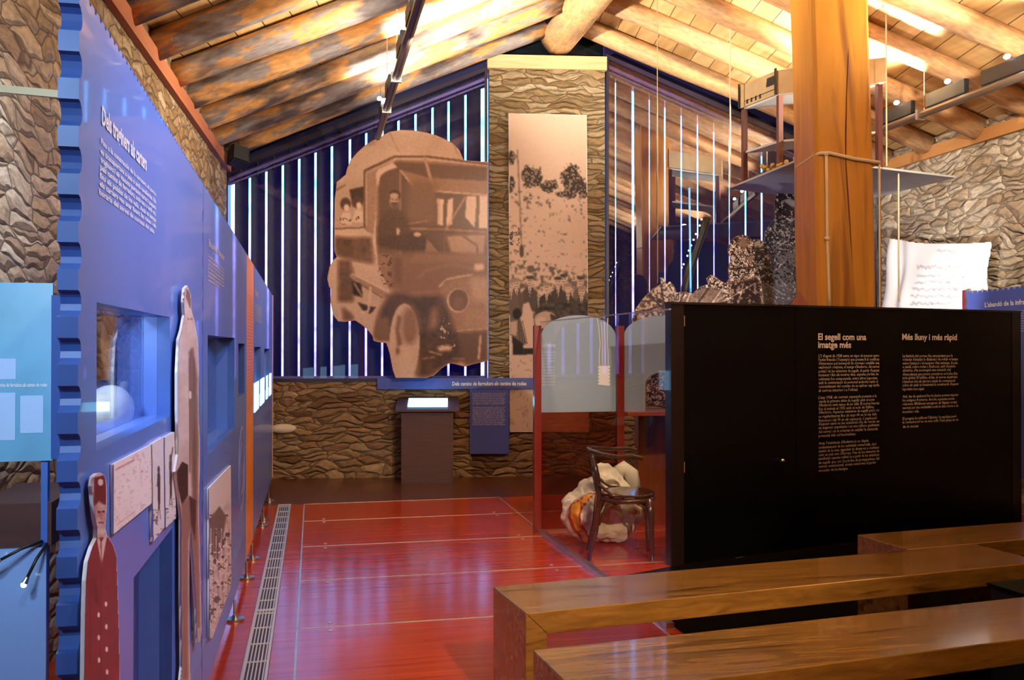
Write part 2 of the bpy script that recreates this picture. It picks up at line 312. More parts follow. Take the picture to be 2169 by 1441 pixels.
    def build(s, name, mats, parent=None, smooth=False, loc=None):
        if not isinstance(mats, (list, tuple)): mats = [mats]
        V = np.array(s.v)
        if parent is not None: off = root_loc(parent)
        else: off = np.array(loc, float) if loc is not None else np.array([(V[:, 0].min() + V[:, 0].max()) / 2, (V[:, 1].min() + V[:, 1].max()) / 2, V[:, 2].min()])
        me = bpy.data.meshes.new(name); me.from_pydata([tuple(p) for p in (V - off)], [], s.f); 
        for m in mats: me.materials.append(m)
        me.polygons.foreach_set('material_index', s.m); me.polygons.foreach_set('use_smooth', [smooth] * len(s.f))
        if s.cols is not None:
            at = me.color_attributes.new('print', 'FLOAT_COLOR', 'POINT'); at.data.foreach_set('color', s.cols.astype(np.float32).ravel())
        me.update(); bm = bmesh.new(); bm.from_mesh(me)
        if s.cols is None: bmesh.ops.recalc_face_normals(bm, faces=bm.faces)
        bm.to_mesh(me); bm.free()
        o = bpy.data.objects.new(name, me); col.objects.link(o)
        if parent is not None: o.parent = parent
        else: o.location = off
        return o
def root_loc(p):
    while p.parent is not None: p = p.parent
    return np.array(p.location)
def tag(o, label, cat, group=None):
    o['label'] = label; o['category'] = cat
    if group: o['group'] = group
    return o
def thing(name, loc, label, cat, group=None):
    o = bpy.data.objects.new(name, None); col.objects.link(o); o.location = tuple(map(float, loc)); o.empty_display_size = .1; return tag(o, label, cat, group)
def struct(o): o['kind'] = 'structure'; return o
# ------------------------------------------------------------------ printed pictures (ink as vertex colours on the print sheet)
def pip(px_, py_, poly):
    ins = np.zeros(px_.shape, bool); n = len(poly); j = n - 1
    for i in range(n):
        xi, yi = poly[i]; xj, yj = poly[j]
        cond = ((yi > py_) != (yj > py_)) & (px_ < (xj - xi) * (py_ - yi) / (yj - yi + 1e-12) + xi); ins ^= cond; j = i
    return ins
def box_blur(a, k):
    for ax_ in (0, 1):
        pad = [(0, 0), (0, 0)]; pad[ax_] = (k, k); b = np.cumsum(np.pad(a, pad, mode='edge'), axis=ax_); z = np.zeros_like(np.take(b, [0], axis=ax_)); b = np.concatenate([z, b], axis=ax_)
        n = a.shape[ax_]; w_ = 2 * k + 1; a = (np.take(b, range(w_, w_ + n), axis=ax_) - np.take(b, range(0, n), axis=ax_)) / w_
    return a
def fnoise(shape, sc, octs=4, sd=0):
    r = np.random.default_rng(sd); out = np.zeros(shape); amp = 1.; tot = 0
    for o in range(octs):
        gh, gw = int(shape[0] / sc) + 3, int(shape[1] / sc) + 3; g = r.random((gh, gw))
        yy = np.arange(shape[0]) / sc; xx = np.arange(shape[1]) / sc; y0 = yy.astype(int); x0 = xx.astype(int); fy = (yy - y0)[:, None]; fx = (xx - x0)[None]
        fy = fy * fy * (3 - 2 * fy); fx = fx * fx * (3 - 2 * fx)
        out += amp * ((g[y0][:, x0] * (1 - fx) + g[y0][:, x0 + 1] * fx) * (1 - fy) + (g[y0 + 1][:, x0] * (1 - fx) + g[y0 + 1][:, x0 + 1] * fx) * fy)
        tot += amp; amp *= .55; sc = max(sc / 2, 1.0)
    return out / tot
class Paint:
    def __init__(s, u0, v0, u1, v1, step, bg=.8):
        s.u = np.arange(u0, u1 + step / 2, step); s.v = np.arange(v0, v1 + step / 2, step); s.U, s.V = np.meshgrid(s.u, s.v); s.st = step; s.T = np.full(s.U.shape, float(bg))
    def put(s, mask, tone, soft=1):
        mk = mask.astype(float)
        if soft: mk = box_blur(mk, soft)
        s.T = s.T * (1 - mk) + tone * mk; return s
    def poly(s, pts, tone, soft=1): return s.put(pip(s.U, s.V, pts), tone, soft)
    def ell(s, cx, cy, rx, ry, tone, soft=1): return s.put(((s.U - cx) / rx) ** 2 + ((s.V - cy) / ry) ** 2 < 1, tone, soft)
    def line(s, pts, w_, tone, soft=1):
        mk = np.zeros(s.U.shape, bool)
        for (x0, y0), (x1, y1) in zip(pts[:-1], pts[1:]):
            dx, dy = x1 - x0, y1 - y0; t = np.clip(((s.U - x0) * dx + (s.V - y0) * dy) / (dx * dx + dy * dy + 1e-9), 0, 1)
            mk |= np.hypot(s.U - x0 - t * dx, s.V - y0 - t * dy) < w_ / 2
        return s.put(mk, tone, soft)
    def noise(s, sc, amp, sd, mask=None, octs=4):
        n = (fnoise(s.U.shape, sc / s.st, octs, sd) - .5) * 2 * amp
        s.T = s.T + (n if mask is None else n * box_blur(mask.astype(float), 2)); return s
    def speck(s, thr, sc, tone, sd, mask=None, soft=0):
        n = fnoise(s.U.shape, sc / s.st, 3, sd) > thr
        if mask is not None: n &= mask
        return s.put(n, tone, soft)
    def build(s, name, parent, fr, c, dark, light, outline=None, m=None, mid=None, bump=None, loc=None, gam=1.5):
        mb = MB(); ny, nx = s.U.shape; corners = {}
        P00 = fr.w(0, 0, 0)
        R = np.array([[((u - 1084.5) / F), ((720.5 - v) / F)] for u, v in zip(s.U.ravel(), s.V.ravel())])
        y2 = math.cos(PIT) - R[:, 1] * math.sin(PIT); z2 = math.sin(PIT) + R[:, 1] * math.cos(PIT)
        D = np.stack([R[:, 0] * math.cos(YAW) + y2 * math.sin(YAW), -R[:, 0] * math.sin(YAW) + y2 * math.cos(YAW), z2], 1)
        tt = np.dot(fr.o + fr.n * c - C0, fr.n) / (D @ fr.n); P = C0 + D * tt[:, None]
        if bump is not None: P = P + fr.n * bump(s.U, s.V).ravel()[:, None]
        keep = np.ones((ny - 1, nx - 1), bool)
        if outline is not None:
            ins = pip(s.U, s.V, outline); keep = ins[:-1, :-1] & ins[1:, :-1] & ins[:-1, 1:] & ins[1:, 1:]
        idx = np.arange(ny * nx).reshape(ny, nx); F4 = np.stack([idx[:-1, :-1][keep], idx[1:, :-1][keep], idx[1:, 1:][keep], idx[:-1, 1:][keep]], 1)
        used = np.unique(F4); rem = -np.ones(ny * nx, int); rem[used] = np.arange(len(used)); F4 = rem[F4]
        T = (np.clip(s.T, 0, 1) ** gam).ravel()[used][:, None]; dk = np.array(dark); lt = np.array(light)
        cc = dk * (1 - T) + lt * T if mid is None else np.where(T < .5, dk * (1 - 2 * T) + np.array(mid) * 2 * T, np.array(mid) * (2 - 2 * T) + lt * (2 * T - 1))
        mb.v = [tuple(p) for p in P[used]]; mb.f = [tuple(int(i) for i in f) for f in F4]; mb.m = [0] * len(mb.f); mb.cols = np.concatenate([cc, np.ones((len(cc), 1))], 1)
        return mb.build(name, m or PRINT, parent, smooth=True, loc=loc)
def print_mat(name, rough=.45, sp=.12):
    m, t, b = node_mat(name); a = t.nodes.new('ShaderNodeVertexColor'); a.layer_name = 'print'; t.links.new(a.outputs[0], b.inputs['Base Color']); b.inputs['Roughness'].default_value = rough; b.inputs['Specular IOR Level'].default_value = sp; return m
PRINT = print_mat('photo_print', .4); PRINT_M = print_mat('matt_print', .75)
spot((1.3, 2.2, 3.3), (-.41, 3.2, 1.5), 170, (.30, .48, 1), 80, .9, .25)  # blue fill put in without a fixture to wash the near stamp panels
spot((1.6, 6.6, 3.3), (-.41, 7.4, 1.2), 26, (.40, .40, 1), 95, .9, .25)  # same kind of added blue fill for the far stamp panels
# ================================================================== ROOM
def roofz(X): return 3.63 + .4095 * (X + .831) if X < 2.777 else 5.107 - .4186 * (X - 2.777)
YN = -5.0
f = MB()
f.quad((-1.7, YN, 0), (7, YN, 0), (7, 8.62, 0), (-1.7, 8.62, 0)).quad((-1.7, 8.62, 0), (7, 8.62, 0), (7, 11, 0), (-1.7, 11, 0), mi=1)
f.box((-1.0, 0, -.06 + 3 * 0), (.001, .001, .1))
for y in (8.62, 7.77, 6.785, 5.80, 4.82, 3.84, 2.86, 1.88): f.box((3.1 if y < 8 else .84, y, .0008), (6.36 if y < 8 else 1.84, .011, .0016), mi=2)
for x in (-.077, 1.75): f.box((x, (8.62 + YN) / 2, .0008), (.010, 8.62 - YN, .0016), mi=2)
for y in (7.77, 6.785, 5.80, 4.82, 3.84):
    for x in (.09, 1.55):
        for dy in (-.07, .07): f.tube([(x, y + dy, 0), (x, y + dy, .003)], .012, 12, mi=2)
struct(f.build('floor', [FLOOR, FLOOR_D, SEAM], loc=(0, 0, 0)))
# roof planks: two sloping slabs
g = MB(); top = lambda X: roofz(X) + .105
for xa, xb in ((-1.6, 2.777), (2.777, 7.0)):
    za, zb = top(xa), top(xb); 
    P = [(xa, YN, za), (xb, YN, zb), (xb, 11, zb), (xa, 11, za)]; Q = [(x, y, z + .08) for x, y, z in P]
    g.add(P + Q, [(0, 3, 2, 1), (4, 5, 6, 7), (0, 1, 5, 4), (1, 2, 6, 5), (2, 3, 7, 6), (3, 0, 4, 7)])
struct(g.build('ceiling', PLANK, loc=(0, 0, 0)))
# stone walls
def wall_poly(name, fr, poly, m, th=.35):
    return struct(MB().prism(fr, poly, -th, 0).build(name, m))
LW = Fr((-.93, 10.43, 0), (math.sin(math.radians(2.4)), math.cos(math.radians(2.4)), 0))     # left wall, n to +X
wall_poly('wall_left', LW, [(-15.4, 0), (.3, 0), (.3, 3.70), (-15.4, 3.70)], ST_LEFT)
wall_poly('wall_right', RW, [(-9.9, 0), (5, 0), (5, 3.66), (-9.9, 3.66)], ST_RIGHT)
wall_poly('wall_front', Fr((7, YN, 0), (-1, 0, 0)), [(0, 0), (8.7, 0), (8.7, 3.45), (4.22, 5.2), (0, 3.45)], ST_LEFT)
wall_poly('wall_back', BW, [(-2.1, 0), (5.75, 0), (5.75, 1.06), (-2.1, 1.06)], ST_BACK, .4)
wall_poly('wall_pillar', BW, [(.975, 1.06), (2.28, 1.06), (2.28, 4.57), (.975, 4.57)], ST_PIL, .4)
# wall plates (the reddish timber along both walls) and pillar cap
o = MB(); 
for (x0, y0, x1, y1, za, zb, side) in ((-1.60, YN, -.93, 10.4, 3.36, 3.47, 1), ):
    pass
o.fbox(LW, -15.4, 0, 3.37, 3.49, 0, .05); struct(o.build('trim_1', BEAMM))
o = MB(); o.fbox(RW, -9.3, 5, 3.45, 3.57, 0, .05); struct(o.build('trim_2', wood('orange_beam', (.42, .19, .06), (.55, .27, .09), (10, 1, 10), .6)))
o = MB(); o.fbox(BW, .955, 2.30, 4.57, 4.72, -.4, .03); struct(o.build('trim_3', CAPM))
# dark gable panes above the pillar and window frames
FRM = mat('window_frame_paint', (.02, .012, .03), .4, var=(.8, (4, 4, 4)))
RAILD = mat('header_paint', (.012, .010, .06), .4)
RAILM = mat('blind_rail', (.16, .11, .30), .4, var=(.85, (6, 6, 6)))
def rz(s_): return 3.50 + .405 * (s_ + 1.81) if s_ < 1.838 else 4.98 - .414 * (s_ - 1.838)
o = MB(); o.prism(BW, [(.955, 4.72), (2.30, 4.72), (2.30, 5.02), (1.838, 5.2), (.955, 4.86)], -.22, -.2)
struct(o.build('wall_gable', mat('dark_gable', (.004, .006, .009), .3)))
def window(name, s0, s1, gaps, w_gap, labeltop):
    zt = lambda s_: rz(s_) - .02
    fr = MB()
    fr.prism(BW, [(s0, 1.06), (s1, 1.06), (s1, zt(s1)), (s0, zt(s0))], -.16, -.02, holes=[[(s0 + .03, 1.10), (s1 - .03, 1.10), (s1 - .03, zt(s1) - .06), (s0 + .03, zt(s0) - .06)]])
    root = struct(fr.build(name, FRM)); 
    gl = MB(); gl.prism(BW, [(s0 + .03, 1.10), (s1 - .03, 1.10), (s1 - .03, zt(s1) - .06), (s0 + .03, zt(s0) - .06)], -.046, -.04); gl.build('window_pane', GLASSW if s0 < 0 else GLASSW2, root)
    MB().prism(BW, [(s0, zt(s0) - .185), (s1, zt(s1) - .185), (s1, zt(s1) + .5), (s0, zt(s0) + .5)], -.19, -.165).build('header_board', RAILD, root)
    rl = MB(); hk = MB(); up = .0
    sg = 1 if s0 < 0 else -1
    pa, pb = BW.w(s0 + .03, zt(s0) - .13, -.075), BW.w(s1 - .03, zt(s1) - .13, -.075)
    rl.tube([pa, pb], .022, 10); rl.tube([pa + np.array([0, 0, -.055]), pb + np.array([0, 0, -.055])], .012, 8)
    rl.fbox(BW, s0 + .03, s1 - .03, 1.10, 1.125, -.12, -.06)
    rail = rl.build('blind_rail', RAILM, root)
    edges = [s0 + .03] + gaps + [s1 - .03]
    for i in range(len(edges) - 1):
        a, b = edges[i], edges[i + 1]
        wg0 = (w_gap[i - 1] if i > 0 else 0) / 2; wg1 = (w_gap[i] if i < len(gaps) else 0) / 2
        a += wg0; b -= wg1
        if b - a < .03: continue
        mb = MB(); n = 8; V = []
        zl = lambda s_: zt(s_) - .17 - .0
        for k in range(n + 1):
            t_ = k / n; s_ = a + (b - a) * t_; c = -.10 - .022 * math.sin(math.pi * t_)
            V += [BW.w(s_, 1.125, c), BW.w(s_, zl(s_), c)]
        mb.add(V, [(2 * k, 2 * k + 2, 2 * k + 3, 2 * k + 1) for k in range(n)]); mb.build('blind_slat', SLAT, root, smooth=True)
        m_ = (a + b) / 2; hk.tube([BW.w(m_, zt(m_) - .05, -.07), BW.w(m_, zt(m_) - .23, -.07)], .006, 6)
    hk.build('blind_hook', DKMETAL, root)
    return root
gapsL = [-1.87, -1.68, -1.5, -1.32, -1.14, -.96, -.78, -.58, -.4, -.22, -.04, .15, .34, .52, .71, .90]
window('window_1', -1.93, .955, gapsL, [.05] + [.024] * 14 + [.034], 0)
gapsR = [2.42, 2.62, 2.81, 2.99, 3.18, 3.37, 3.56, 3.74, 3.93, 4.12, 4.31, 4.5, 4.69, 4.88, 5.07, 5.26]
window('window_2', 2.30, 5.5, gapsR, [.010, .026, .008, .014, .012, .014, .011, .008, .018, .018] + [.015] * 6, 0)
# ------------------------------------------------------------------ roof timbers
def log(name, p0, p1, r, m, label, group, seed, wob=.012, cat='beam'):
    r_ = np.random.default_rng(seed); p0 = np.array(p0); p1 = np.array(p1); L = np.linalg.norm(p1 - p0); n = max(6, int(L / .22)); k = 18
    ph = r_.random((4, 3)) * 6.28; mb = MB(); V = []
    for i in range(n + 1):
        t_ = i / n
        for j in range(k):
            a = 2 * math.pi * j / k
            rr = r * (1 + .05 * math.sin(3 * a + ph[0, 0] + 4 * t_) + .04 * math.sin(5 * a + 9 * t_ + ph[0, 1]) + .05 * math.sin(7 * t_ + ph[1, 0]))
            V.append((rr * math.cos(a) + wob * math.sin(5 * t_ + ph[2, 0]) , rr * math.sin(a) + wob * math.cos(4 * t_ + ph[2, 1]), t_ * L))
    fs = [(i * k + j, i * k + (j + 1) % k, (i + 1) * k + (j + 1) % k, (i + 1) * k + j) for i in range(n) for j in range(k)] + [tuple(reversed(range(k))), tuple(range(n * k, (n + 1) * k))]
    mb.add(V, fs); o = mb.build(name, m, smooth=True, loc=(0, 0, 0)); o.location = tuple(p0)
    o.rotation_mode = 'QUATERNION'; o.rotation_quaternion = Vector((0, 0, 1)).rotation_difference(Vector(p1 - p0)); return tag(o, label, cat, group)
ORD = ['first', 'second', 'third', 'fourth', 'fifth', 'sixth', 'seventh', 'eighth', 'ninth', 'tenth', 'eleventh', 'twelfth', 'thirteenth', 'fourteenth', 'fifteenth', 'sixteenth', 'seventeenth', 'eighteenth', 'nineteenth', 'twentieth']
for k in range(19):
    y0 = W0[1] - .12 - .735 * k
    def at(X, y0=y0): return (X, y0 + (X - .959) * math.tan(EA), roofz(X))
    log('roof_rafter', at(-1.12), at(2.52), .102, LOG_W, 'weathered patchy log rafter of the left roof slope, %s from the gable window' % ORD[k], 'log rafters of the left roof slope', 30 + k)
    log('roof_rafter', at(2.95), at(6.38), .104, LOG_C, 'pale brown log rafter of the right roof slope, %s from the gable window' % ORD[k], 'log rafters of the right roof slope', 70 + k)
log('ridge_beam', (2.68, 9.93, 4.90), (2.72, YN, 4.96), .175, LOG_C, 'thick pale ridge log resting on the cap of the stone pillar', None, 5, .02)
# ------------------------------------------------------------------ floor grille
gr = thing('floor_grille', (-.25, 5.5, 0), 'long narrow steel grille with slots let into the red floor beside the blue panels', 'grille')
MB().box((-.25, 5.3, .0012), (.116, 6.62, .0016)).build('tray', mat('grille_dark', (.03, .025, .03), .6), gr)
mb = MB()
for x in (-.300, -.200): mb.box((x, 5.3, .005), (.016 if x < -.25 else .012, 6.62, .006))
for i in range(5): mb.box((-.283 + i * .0165 + .004, 5.3, .0045), (.0062, 6.62, .005))
y = 2.0
while y < 8.62:
    mb.box((-.25, y, .0058), (.11, .012, .005)); y += .26
for y in (5.18, 2.6, 8.60): mb.box((-.25, y, .006), (.112, .03, .005))
mb.build('bars', mat('grille_steel', (.72, .66, .58), .4, .55), gr)
# ================================================================== STAMP-EDGED EXHIBIT PANELS along the left
def ptop(y): return 2.10 - (y - 1.75) * .0145
def pbot(y): return .10
def P(u, v, c=0.): return PW.px(u, v, c)
def notched(y0, y1, near=False, far=False, topn=True):
    """outline in (Y,Z) with half-round bites like a stamp"""
    out = []
    def bite(ax_, p, q, r, inward, step):
        L = math.hypot(q[0] - p[0], q[1] - p[1]); n = int(L / step); d = ((q[0] - p[0]) / L, (q[1] - p[1]) / L); res = [p]; off = (L - (n - 1) * step) / 2
        for i in range(n):
            c = off + i * step
            for k in range(7):
                a = math.pi * k / 6; t_ = c - r * math.cos(a); h = r * math.sin(a); res.append((p[0] + d[0] * t_ + inward[0] * h, p[1] + d[1] * t_ + inward[1] * h))
        return res
    out += [(y0, pbot(y0)), ]
    out += [(y1, pbot(y1))]
    if far: out += bite(0, (y1, pbot(y1)), (y1, ptop(y1)), .018, (-1, 0), .085)[1:]
    out += [(y1, ptop(y1))]
    if topn: out += bite(0, (y1, ptop(y1)), (y0, ptop(y0)), .009, (0, -1), .043)[1:]
    out += [(y0, ptop(y0))]
    if near: out += bite(0, (y0, ptop(y0)), (y0, pbot(y0)), .024, (1, 0), .0855)[1:]
    return out
def rect(u0, va, vb, u1, vc, vd):      # opening from pixel corners (left top/bottom, right top/bottom)
    a, b = P(u0, va), P(u0, vb); c, d = P(u1, vc), P(u1, vd); y0, y1 = a[0], c[0]; zt, zb = (a[1] + c[1]) / 2, (b[1] + d[1]) / 2
    return y0, y1, zb, zt
def hole(r): return [(r[0], r[2]), (r[0], r[3]), (r[1], r[3]), (r[1], r[2])]
def showcase(root, r, depth, glass=True, name='display_box', mt=None):
    y0, y1, z0, z1 = r; b = MB(); t_ = .012
    b.fbox(PW, y0 - t_, y0, z0 - t_, z1 + t_, -depth, -.0355); b.fbox(PW, y1, y1 + t_, z0 - t_, z1 + t_, -depth, -.0355)
    b.fbox(PW, y0, y1, z1, z1 + t_, -depth, -.0355); b.fbox(PW, y0, y1, z0 - t_, z0, -depth, -.0355)
    ob = b.build(name, mt or BLUEP, root)
    if glass: MB().fbox(PW, y0, y1, z0, z1, -depth + .002, -depth + .006).build('glass_pane', GLASSC, ob)
    return ob
def stamp_panel(y0, y1, holes, m, label, dashes=False, **kw):
    root = thing('exhibit_panel', (-.41, (y0 + y1) / 2, 0), label, 'display panel', None)
    body = MB().prism(PW, notched(y0, y1, **kw), -.035, 0, holes=[hole(h) for h in holes], mi_side=1)
    if dashes:
        for i in range(22): body.fbox(PW, y1 - .012, y1 + .004, .14 + i * .085, .185 + i * .085, .0003, .0012, mi=2)
    body.build('board', [m, NAVY if m is not ORANGE else ORANGE, mat('perforation_mark', (.02, .05, .35), .3)], root)
    return root
def feet(root, ys):
    for y in ys:
        m_ = MB(); m_.tube([(-.400, y, 0), (-.400, y, .012)], .046, 20); m_.tube([(-.400, y, .012), (-.400, y, .03)], .014, 12); m_.tube([(-.404, y, .02), (-.404, y, .11)], .0065, 10); m_.build('foot', METAL, root, smooth=False)
w1 = rect(205, 632, 945, 360, 678, 888); w3 = rect(283, 1210, 1600, 365, 1130, 1440); w3 = (w3[0], w3[1], .17, P(283, 1210)[1] * .5 + P(365, 1130)[1] * .5)
p1 = stamp_panel(1.755, 3.64, [w1, w3], BLUEP, 'nearest tall blue panel with stamp-like notched edge, display windows and two people cutouts', near=True, dashes=True)
showcase(p1, w1, .078)
MB().fbox(PW, 2.62, 3.10, 1.185, 1.20, -.24, -.035).build('display_shelf', BLUEP, p1); showcase(p1, w3, .10)
MB().fbox(PW, w3[0], w3[1], w3[2] - .01, w3[3] + .01, -.115, -.106).build('floor_reflection', mat('floor_reflection_red', (.5, .06, .03), .2, coat=.4), p1)  # red sheet standing in for the floor reflected in the opening
feet(p1, [2.0, 3.5])
w2 = rect(440, 702, 958, 497, 722, 912); w2b = rect(505, 726, 842, 518, 730, 832)
p2 = stamp_panel(3.648, 5.97, [w2, w2b], BLUEP, 'second tall blue panel, between the nearest one and the orange strip')
showcase(p2, w2, .10); showcase(p2, w2b, .10); feet(p2, [5.04, 6.13 - .2])
yo0, yo1 = P(522, 800)[0] + .0, P(536.5, 800)[0]
p3 = stamp_panel(5.978, 6.66, [], ORANGE, 'narrow orange panel with fine writing between the blue panels'); feet(p3, [6.46])
w4 = rect(538.5, 733, 845, 553, 737, 833); w4b = rect(560, 738, 828, 571, 740, 820)
p4 = stamp_panel(6.668, 9.75, [w4, w4b], BLUEP, 'farthest tall blue panel with a row of lit windows, ending before the stone wall', far=False)
showcase(p4, w4, .10); showcase(p4, w4b, .10); feet(p4, [7.64, 7.9, 8.86])
MB().fbox(PW, 9.75, 9.83, .1, 1.985, -.035, .004).build('orange_edge', ORANGE, p4)
# perforation dashes on the seams
# lit brochures
for (u0, u1, vt, vb) in ((538, 546.5, 884, 978), (550.5, 558.5, 876, 958), (563, 566, 868, 938), (569.5, 573.5, 860, 925)):
    a, b = P(u0, vt), P(u1, vb); MB().fbox(PW, a[0], b[0], .98, 1.19, .001, .006).build('lit_picture', mat('lit_blue', (.3, .6, 1), .4, emit=(.35, .65, 1), es=1.6), p4)
# writing
def line_width(fr, u0, v0, u1, v1, c=0): a = fr.px(u0, v0, c); b = fr.px(u1, v1, c); return a, b[0] - a[0]
t1 = MB(); (a0, b0), wd = line_width(PW, 214, 262, 309, 352); t1.text(PW, a0, b0 - .0, 'Dels traginers als carters', .052, wd, bold=.03)
t1.build('title_text', TEXT, p1)
body1 = ['Fins a la construccio de la carretera, el correu', 'es transportava a peu o amb cavalleries. Els', 'traginers i els vianants portaven cartes i paquets', 'pels camins de ferradura, amb neu o amb sol,', 'fins als pobles de les valls. Amb el temps', 'els carters van anar fixant les rutes i els', 'horaris del servei de correus del pais.']
t2 = MB(); ys = [(212, 298), (211, 318), (211, 336), (210, 352), (209, 370), (209, 387), (208, 405)]
for s_, (u, v) in zip(body1, ys):
    (a0, b0), wd = line_width(PW, u, v, 329 if s_ is not body1[-1] else 326, v); t2.text(PW, a0, b0 - .006, s_, .0165, wd, bold=.02)
t2.build('body_text', TEXT, p1)
t3 = MB(); a0, b0 = P(441, 515); a1, _ = P(474, 545); t3.text(PW, a0, b0 - .01, 'Els correus francesos', .042, a1 - a0, bold=.02)
for i in range(7):
    a0, b0 = P(440, 540 + i * 8.5); a1, _ = P(474 if i < 6 else 464, 540); t3.text(PW, a0, b0 - .008, ['Les oficines de correus obertes a les', 'valls van permetre enviar cartes i', 'girs a tot arreu. El servei era atès', 'per carters del pais que repartien', 'la correspondencia porta a porta', 'als pobles i a les masies mes', 'allunyades de la vall'][i], .0165, a1 - a0, bold=.012)
t3.build('panel_text', mat('beige_text', (.62, .52, .46), .6), p2)
t4 = MB(); a0, b0 = P(539.5, 624); a1, _ = P(547, 630); t4.text(PW, a0, b0, 'El telegraf', .07, a1 - a0, bold=.02)
for i in range(8):
    a0, b0 = P(539, 645 + i * 5); t4.text(PW, a0, b0, 'La primera linia de telegraf va arribar a', .022, .9, bold=.01)
t4.build('panel_text', mat('beige_text2', (.5, .45, .5), .6), p4)
t5 = MB()
for i in range(34): t5.text(PW, 6.02, 1.78 - i * .022, 'El correu arriba cada dia a les valls per la', .016, .60, bold=0., c=.0015, res=1)
t5.build('fine_text', mat('brown_text', (.35, .08, .03), .6), p3)
# oval postmark on the second panel
a0, b0 = P(507, 920); a1, b1 = P(517, 1060); cy, cz, ry, rz_ = (a0 + a1) / 2, (b0 + b1) / 2, abs(a1 - a0) / 2 + .05, abs(b1 - b0) / 2 + .03
ell = lambda k: [(cy + ry * k * math.cos(t_ * math.pi / 18), cz + rz_ * k * math.sin(t_ * math.pi / 18)) for t_ in range(36)]
m_ = MB().prism(PW, ell(1), .0005, .0015, holes=[ell(.93)]); m_.prism(PW, ell(.62), .0005, .0015, holes=[ell(.56)])
m_.text(PW, cy - ry * .45, cz - .03, 'CORREUS', .09, ry * .9, bold=.02); m_.text(PW, cy - ry * .6, cz + rz_ * .68, 'ANDORRA', .07, ry * 1.2, bold=.02); m_.build('postmark', mat('postmark_ink', (.30, .34, .62), .5), p2)
# pictures fixed to the panel
def pic_board(fr, poly_px, c0, c1, name, label, cat, paint=None, m=WHITE, group=None, **pk):
    pts = [fr.px(u, v, c1) for u, v in poly_px]
    ob = MB().prism(fr, pts, c0, c1)
    lo = min(p[1] for p in pts); cx_ = sum(p[0] for p in pts) / len(pts); root = thing(name, fr.w(cx_, lo, c0), label, cat, group)
    ob.build('board', m, root)
    if paint: paint.build('photo_print', root, fr, c1 + .0012, outline=poly_px, **pk)
    return root
PINK = dict(dark=(.05, .03, .03), light=(.93, .84, .78), gam=1.2)
pa = Paint(238, 900, 322, 1130, 1.0, .86); pa.noise(30, .07, 3)
mp_out = [(240, 984), (322, 941), (322, 1066), (241, 1132)]
pa.speck(.66, 5, .62, 4); pa.line([(246, 995), (284, 975)], 3.5, .25); pa.line([(248, 1112), (285, 1084)], 2, .4); pa.ell(301, 999, 2, 2.5, .1); pa.line([(296, 985), (300, 1030)], 3, .7)
pic_board(PW, mp_out, .001, .007, 'map_picture', 'cream map print with red bars fixed on the nearest blue panel', 'picture', pa, dark=(.45, .06, .04), light=(.95, .86, .78), gam=1.1)
for (o_, seed, fig, lb) in (([(322, 941), (346, 926), (348, 1118), (325, 1148)], 5, (336, 985, 1075, -3), 'narrow print of a dark standing figure right of the cream map'), ([(348, 927), (370, 915), (373, 1098), (351, 1119)], 6, (361, 960, 1050, 5), 'narrow print of a dark figure with raised arm beside the tall man cutout')):
    q = Paint(320, 905, 376, 1150, .8, .84); q.noise(14, .06, seed)
    u, a_, b_, dx = fig; q.poly([(u - 3, a_ + 18), (u + 3, a_ + 16), (u + 4, a_ + 50), (u + 3, b_), (u - 1, b_ + 10), (u - 2, a_ + 60)], .03); q.ell(u, a_ + 10, 2.6, 8, .05); q.line([(u, a_ + 25), (u + dx, a_ - 12 if dx > 0 else a_ + 45)], 2.5, .05); q.line([(u, b_), (u - 2, b_ + 22)], 1.5, .1); q.line([(u + 2, b_), (u + 4, b_ + 25)], 1.5, .1)
    q.speck(.63, 6, .2, seed + 3, mask=(q.V > b_ + 5)); pic_board(PW, o_, .001, .010, 'figure_picture', lb, 'picture', q, **PINK)
q = Paint(440, 980, 492, 1355, .8, .7); q.noise(16, .18, 9)
q.poly([(441, 1030), (490, 985), (490, 1040), (468, 1090), (455, 1070), (441, 1095)], .78); q.poly([(443, 1100), (465, 1072), (480, 1095), (462, 1190), (444, 1170)], .18, 2)
for k in range(8): q.line([(447 + k * 5.5, 1120), (446 + k * 5.2, 1330 - k * 9)], 1.4, .35 if k % 2 else .9)
q.speck(.6, 8, .15, 10, mask=(q.V > 1090)); q.speck(.62, 5, .9, 12, mask=(q.V > 1150))
pic_board(PW, [(442, 1035), (489, 986), (490, 1240), (450, 1352), (444, 1352)], .002, .010, 'house_picture', 'tall brownish photo print of a house front low on the second blue panel', 'picture', q, **PINK)
# the two cutout people
man1 = [(206, 1003), (198, 1010), (195, 1030), (198, 1070), (202, 1100), (206, 1118), (205, 1140), (196, 1158), (186, 1190), (182, 1230), (180, 1300), (178, 1441), (178, 1560), (262, 1560), (254, 1441), (252, 1330), (249, 1240), (247, 1180), (240, 1155), (227, 1135), (223, 1120), (226, 1080), (226, 1030), (222, 1008), (214, 1002)]
q = Paint(176, 1000, 264, 1560, 1.0, .55); q.T[:] = .42; q.noise(40, .10, 20)
q.put(q.V < 1140, .72); q.noise(18, .25, 21, mask=(q.V < 1140)); q.poly([(200, 1012), (222, 1008), (226, 1060), (222, 1070), (210, 1060), (200, 1072)], .22, 2); q.ell(210, 1085, 3, 2, .15); q.ell(219, 1084, 3, 2, .15); q.line([(209, 1108), (219, 1107)], 2, .3); q.ell(214, 1096, 2, 8, .6); q.ell(213, 1022, 6, 8, .85)
q.poly([(208, 1135), (214, 1150), (225, 1132), (226, 1140), (215, 1200), (206, 1145)], .85, 1); q.line([(214, 1150), (215, 1200)], 2.5, .5)
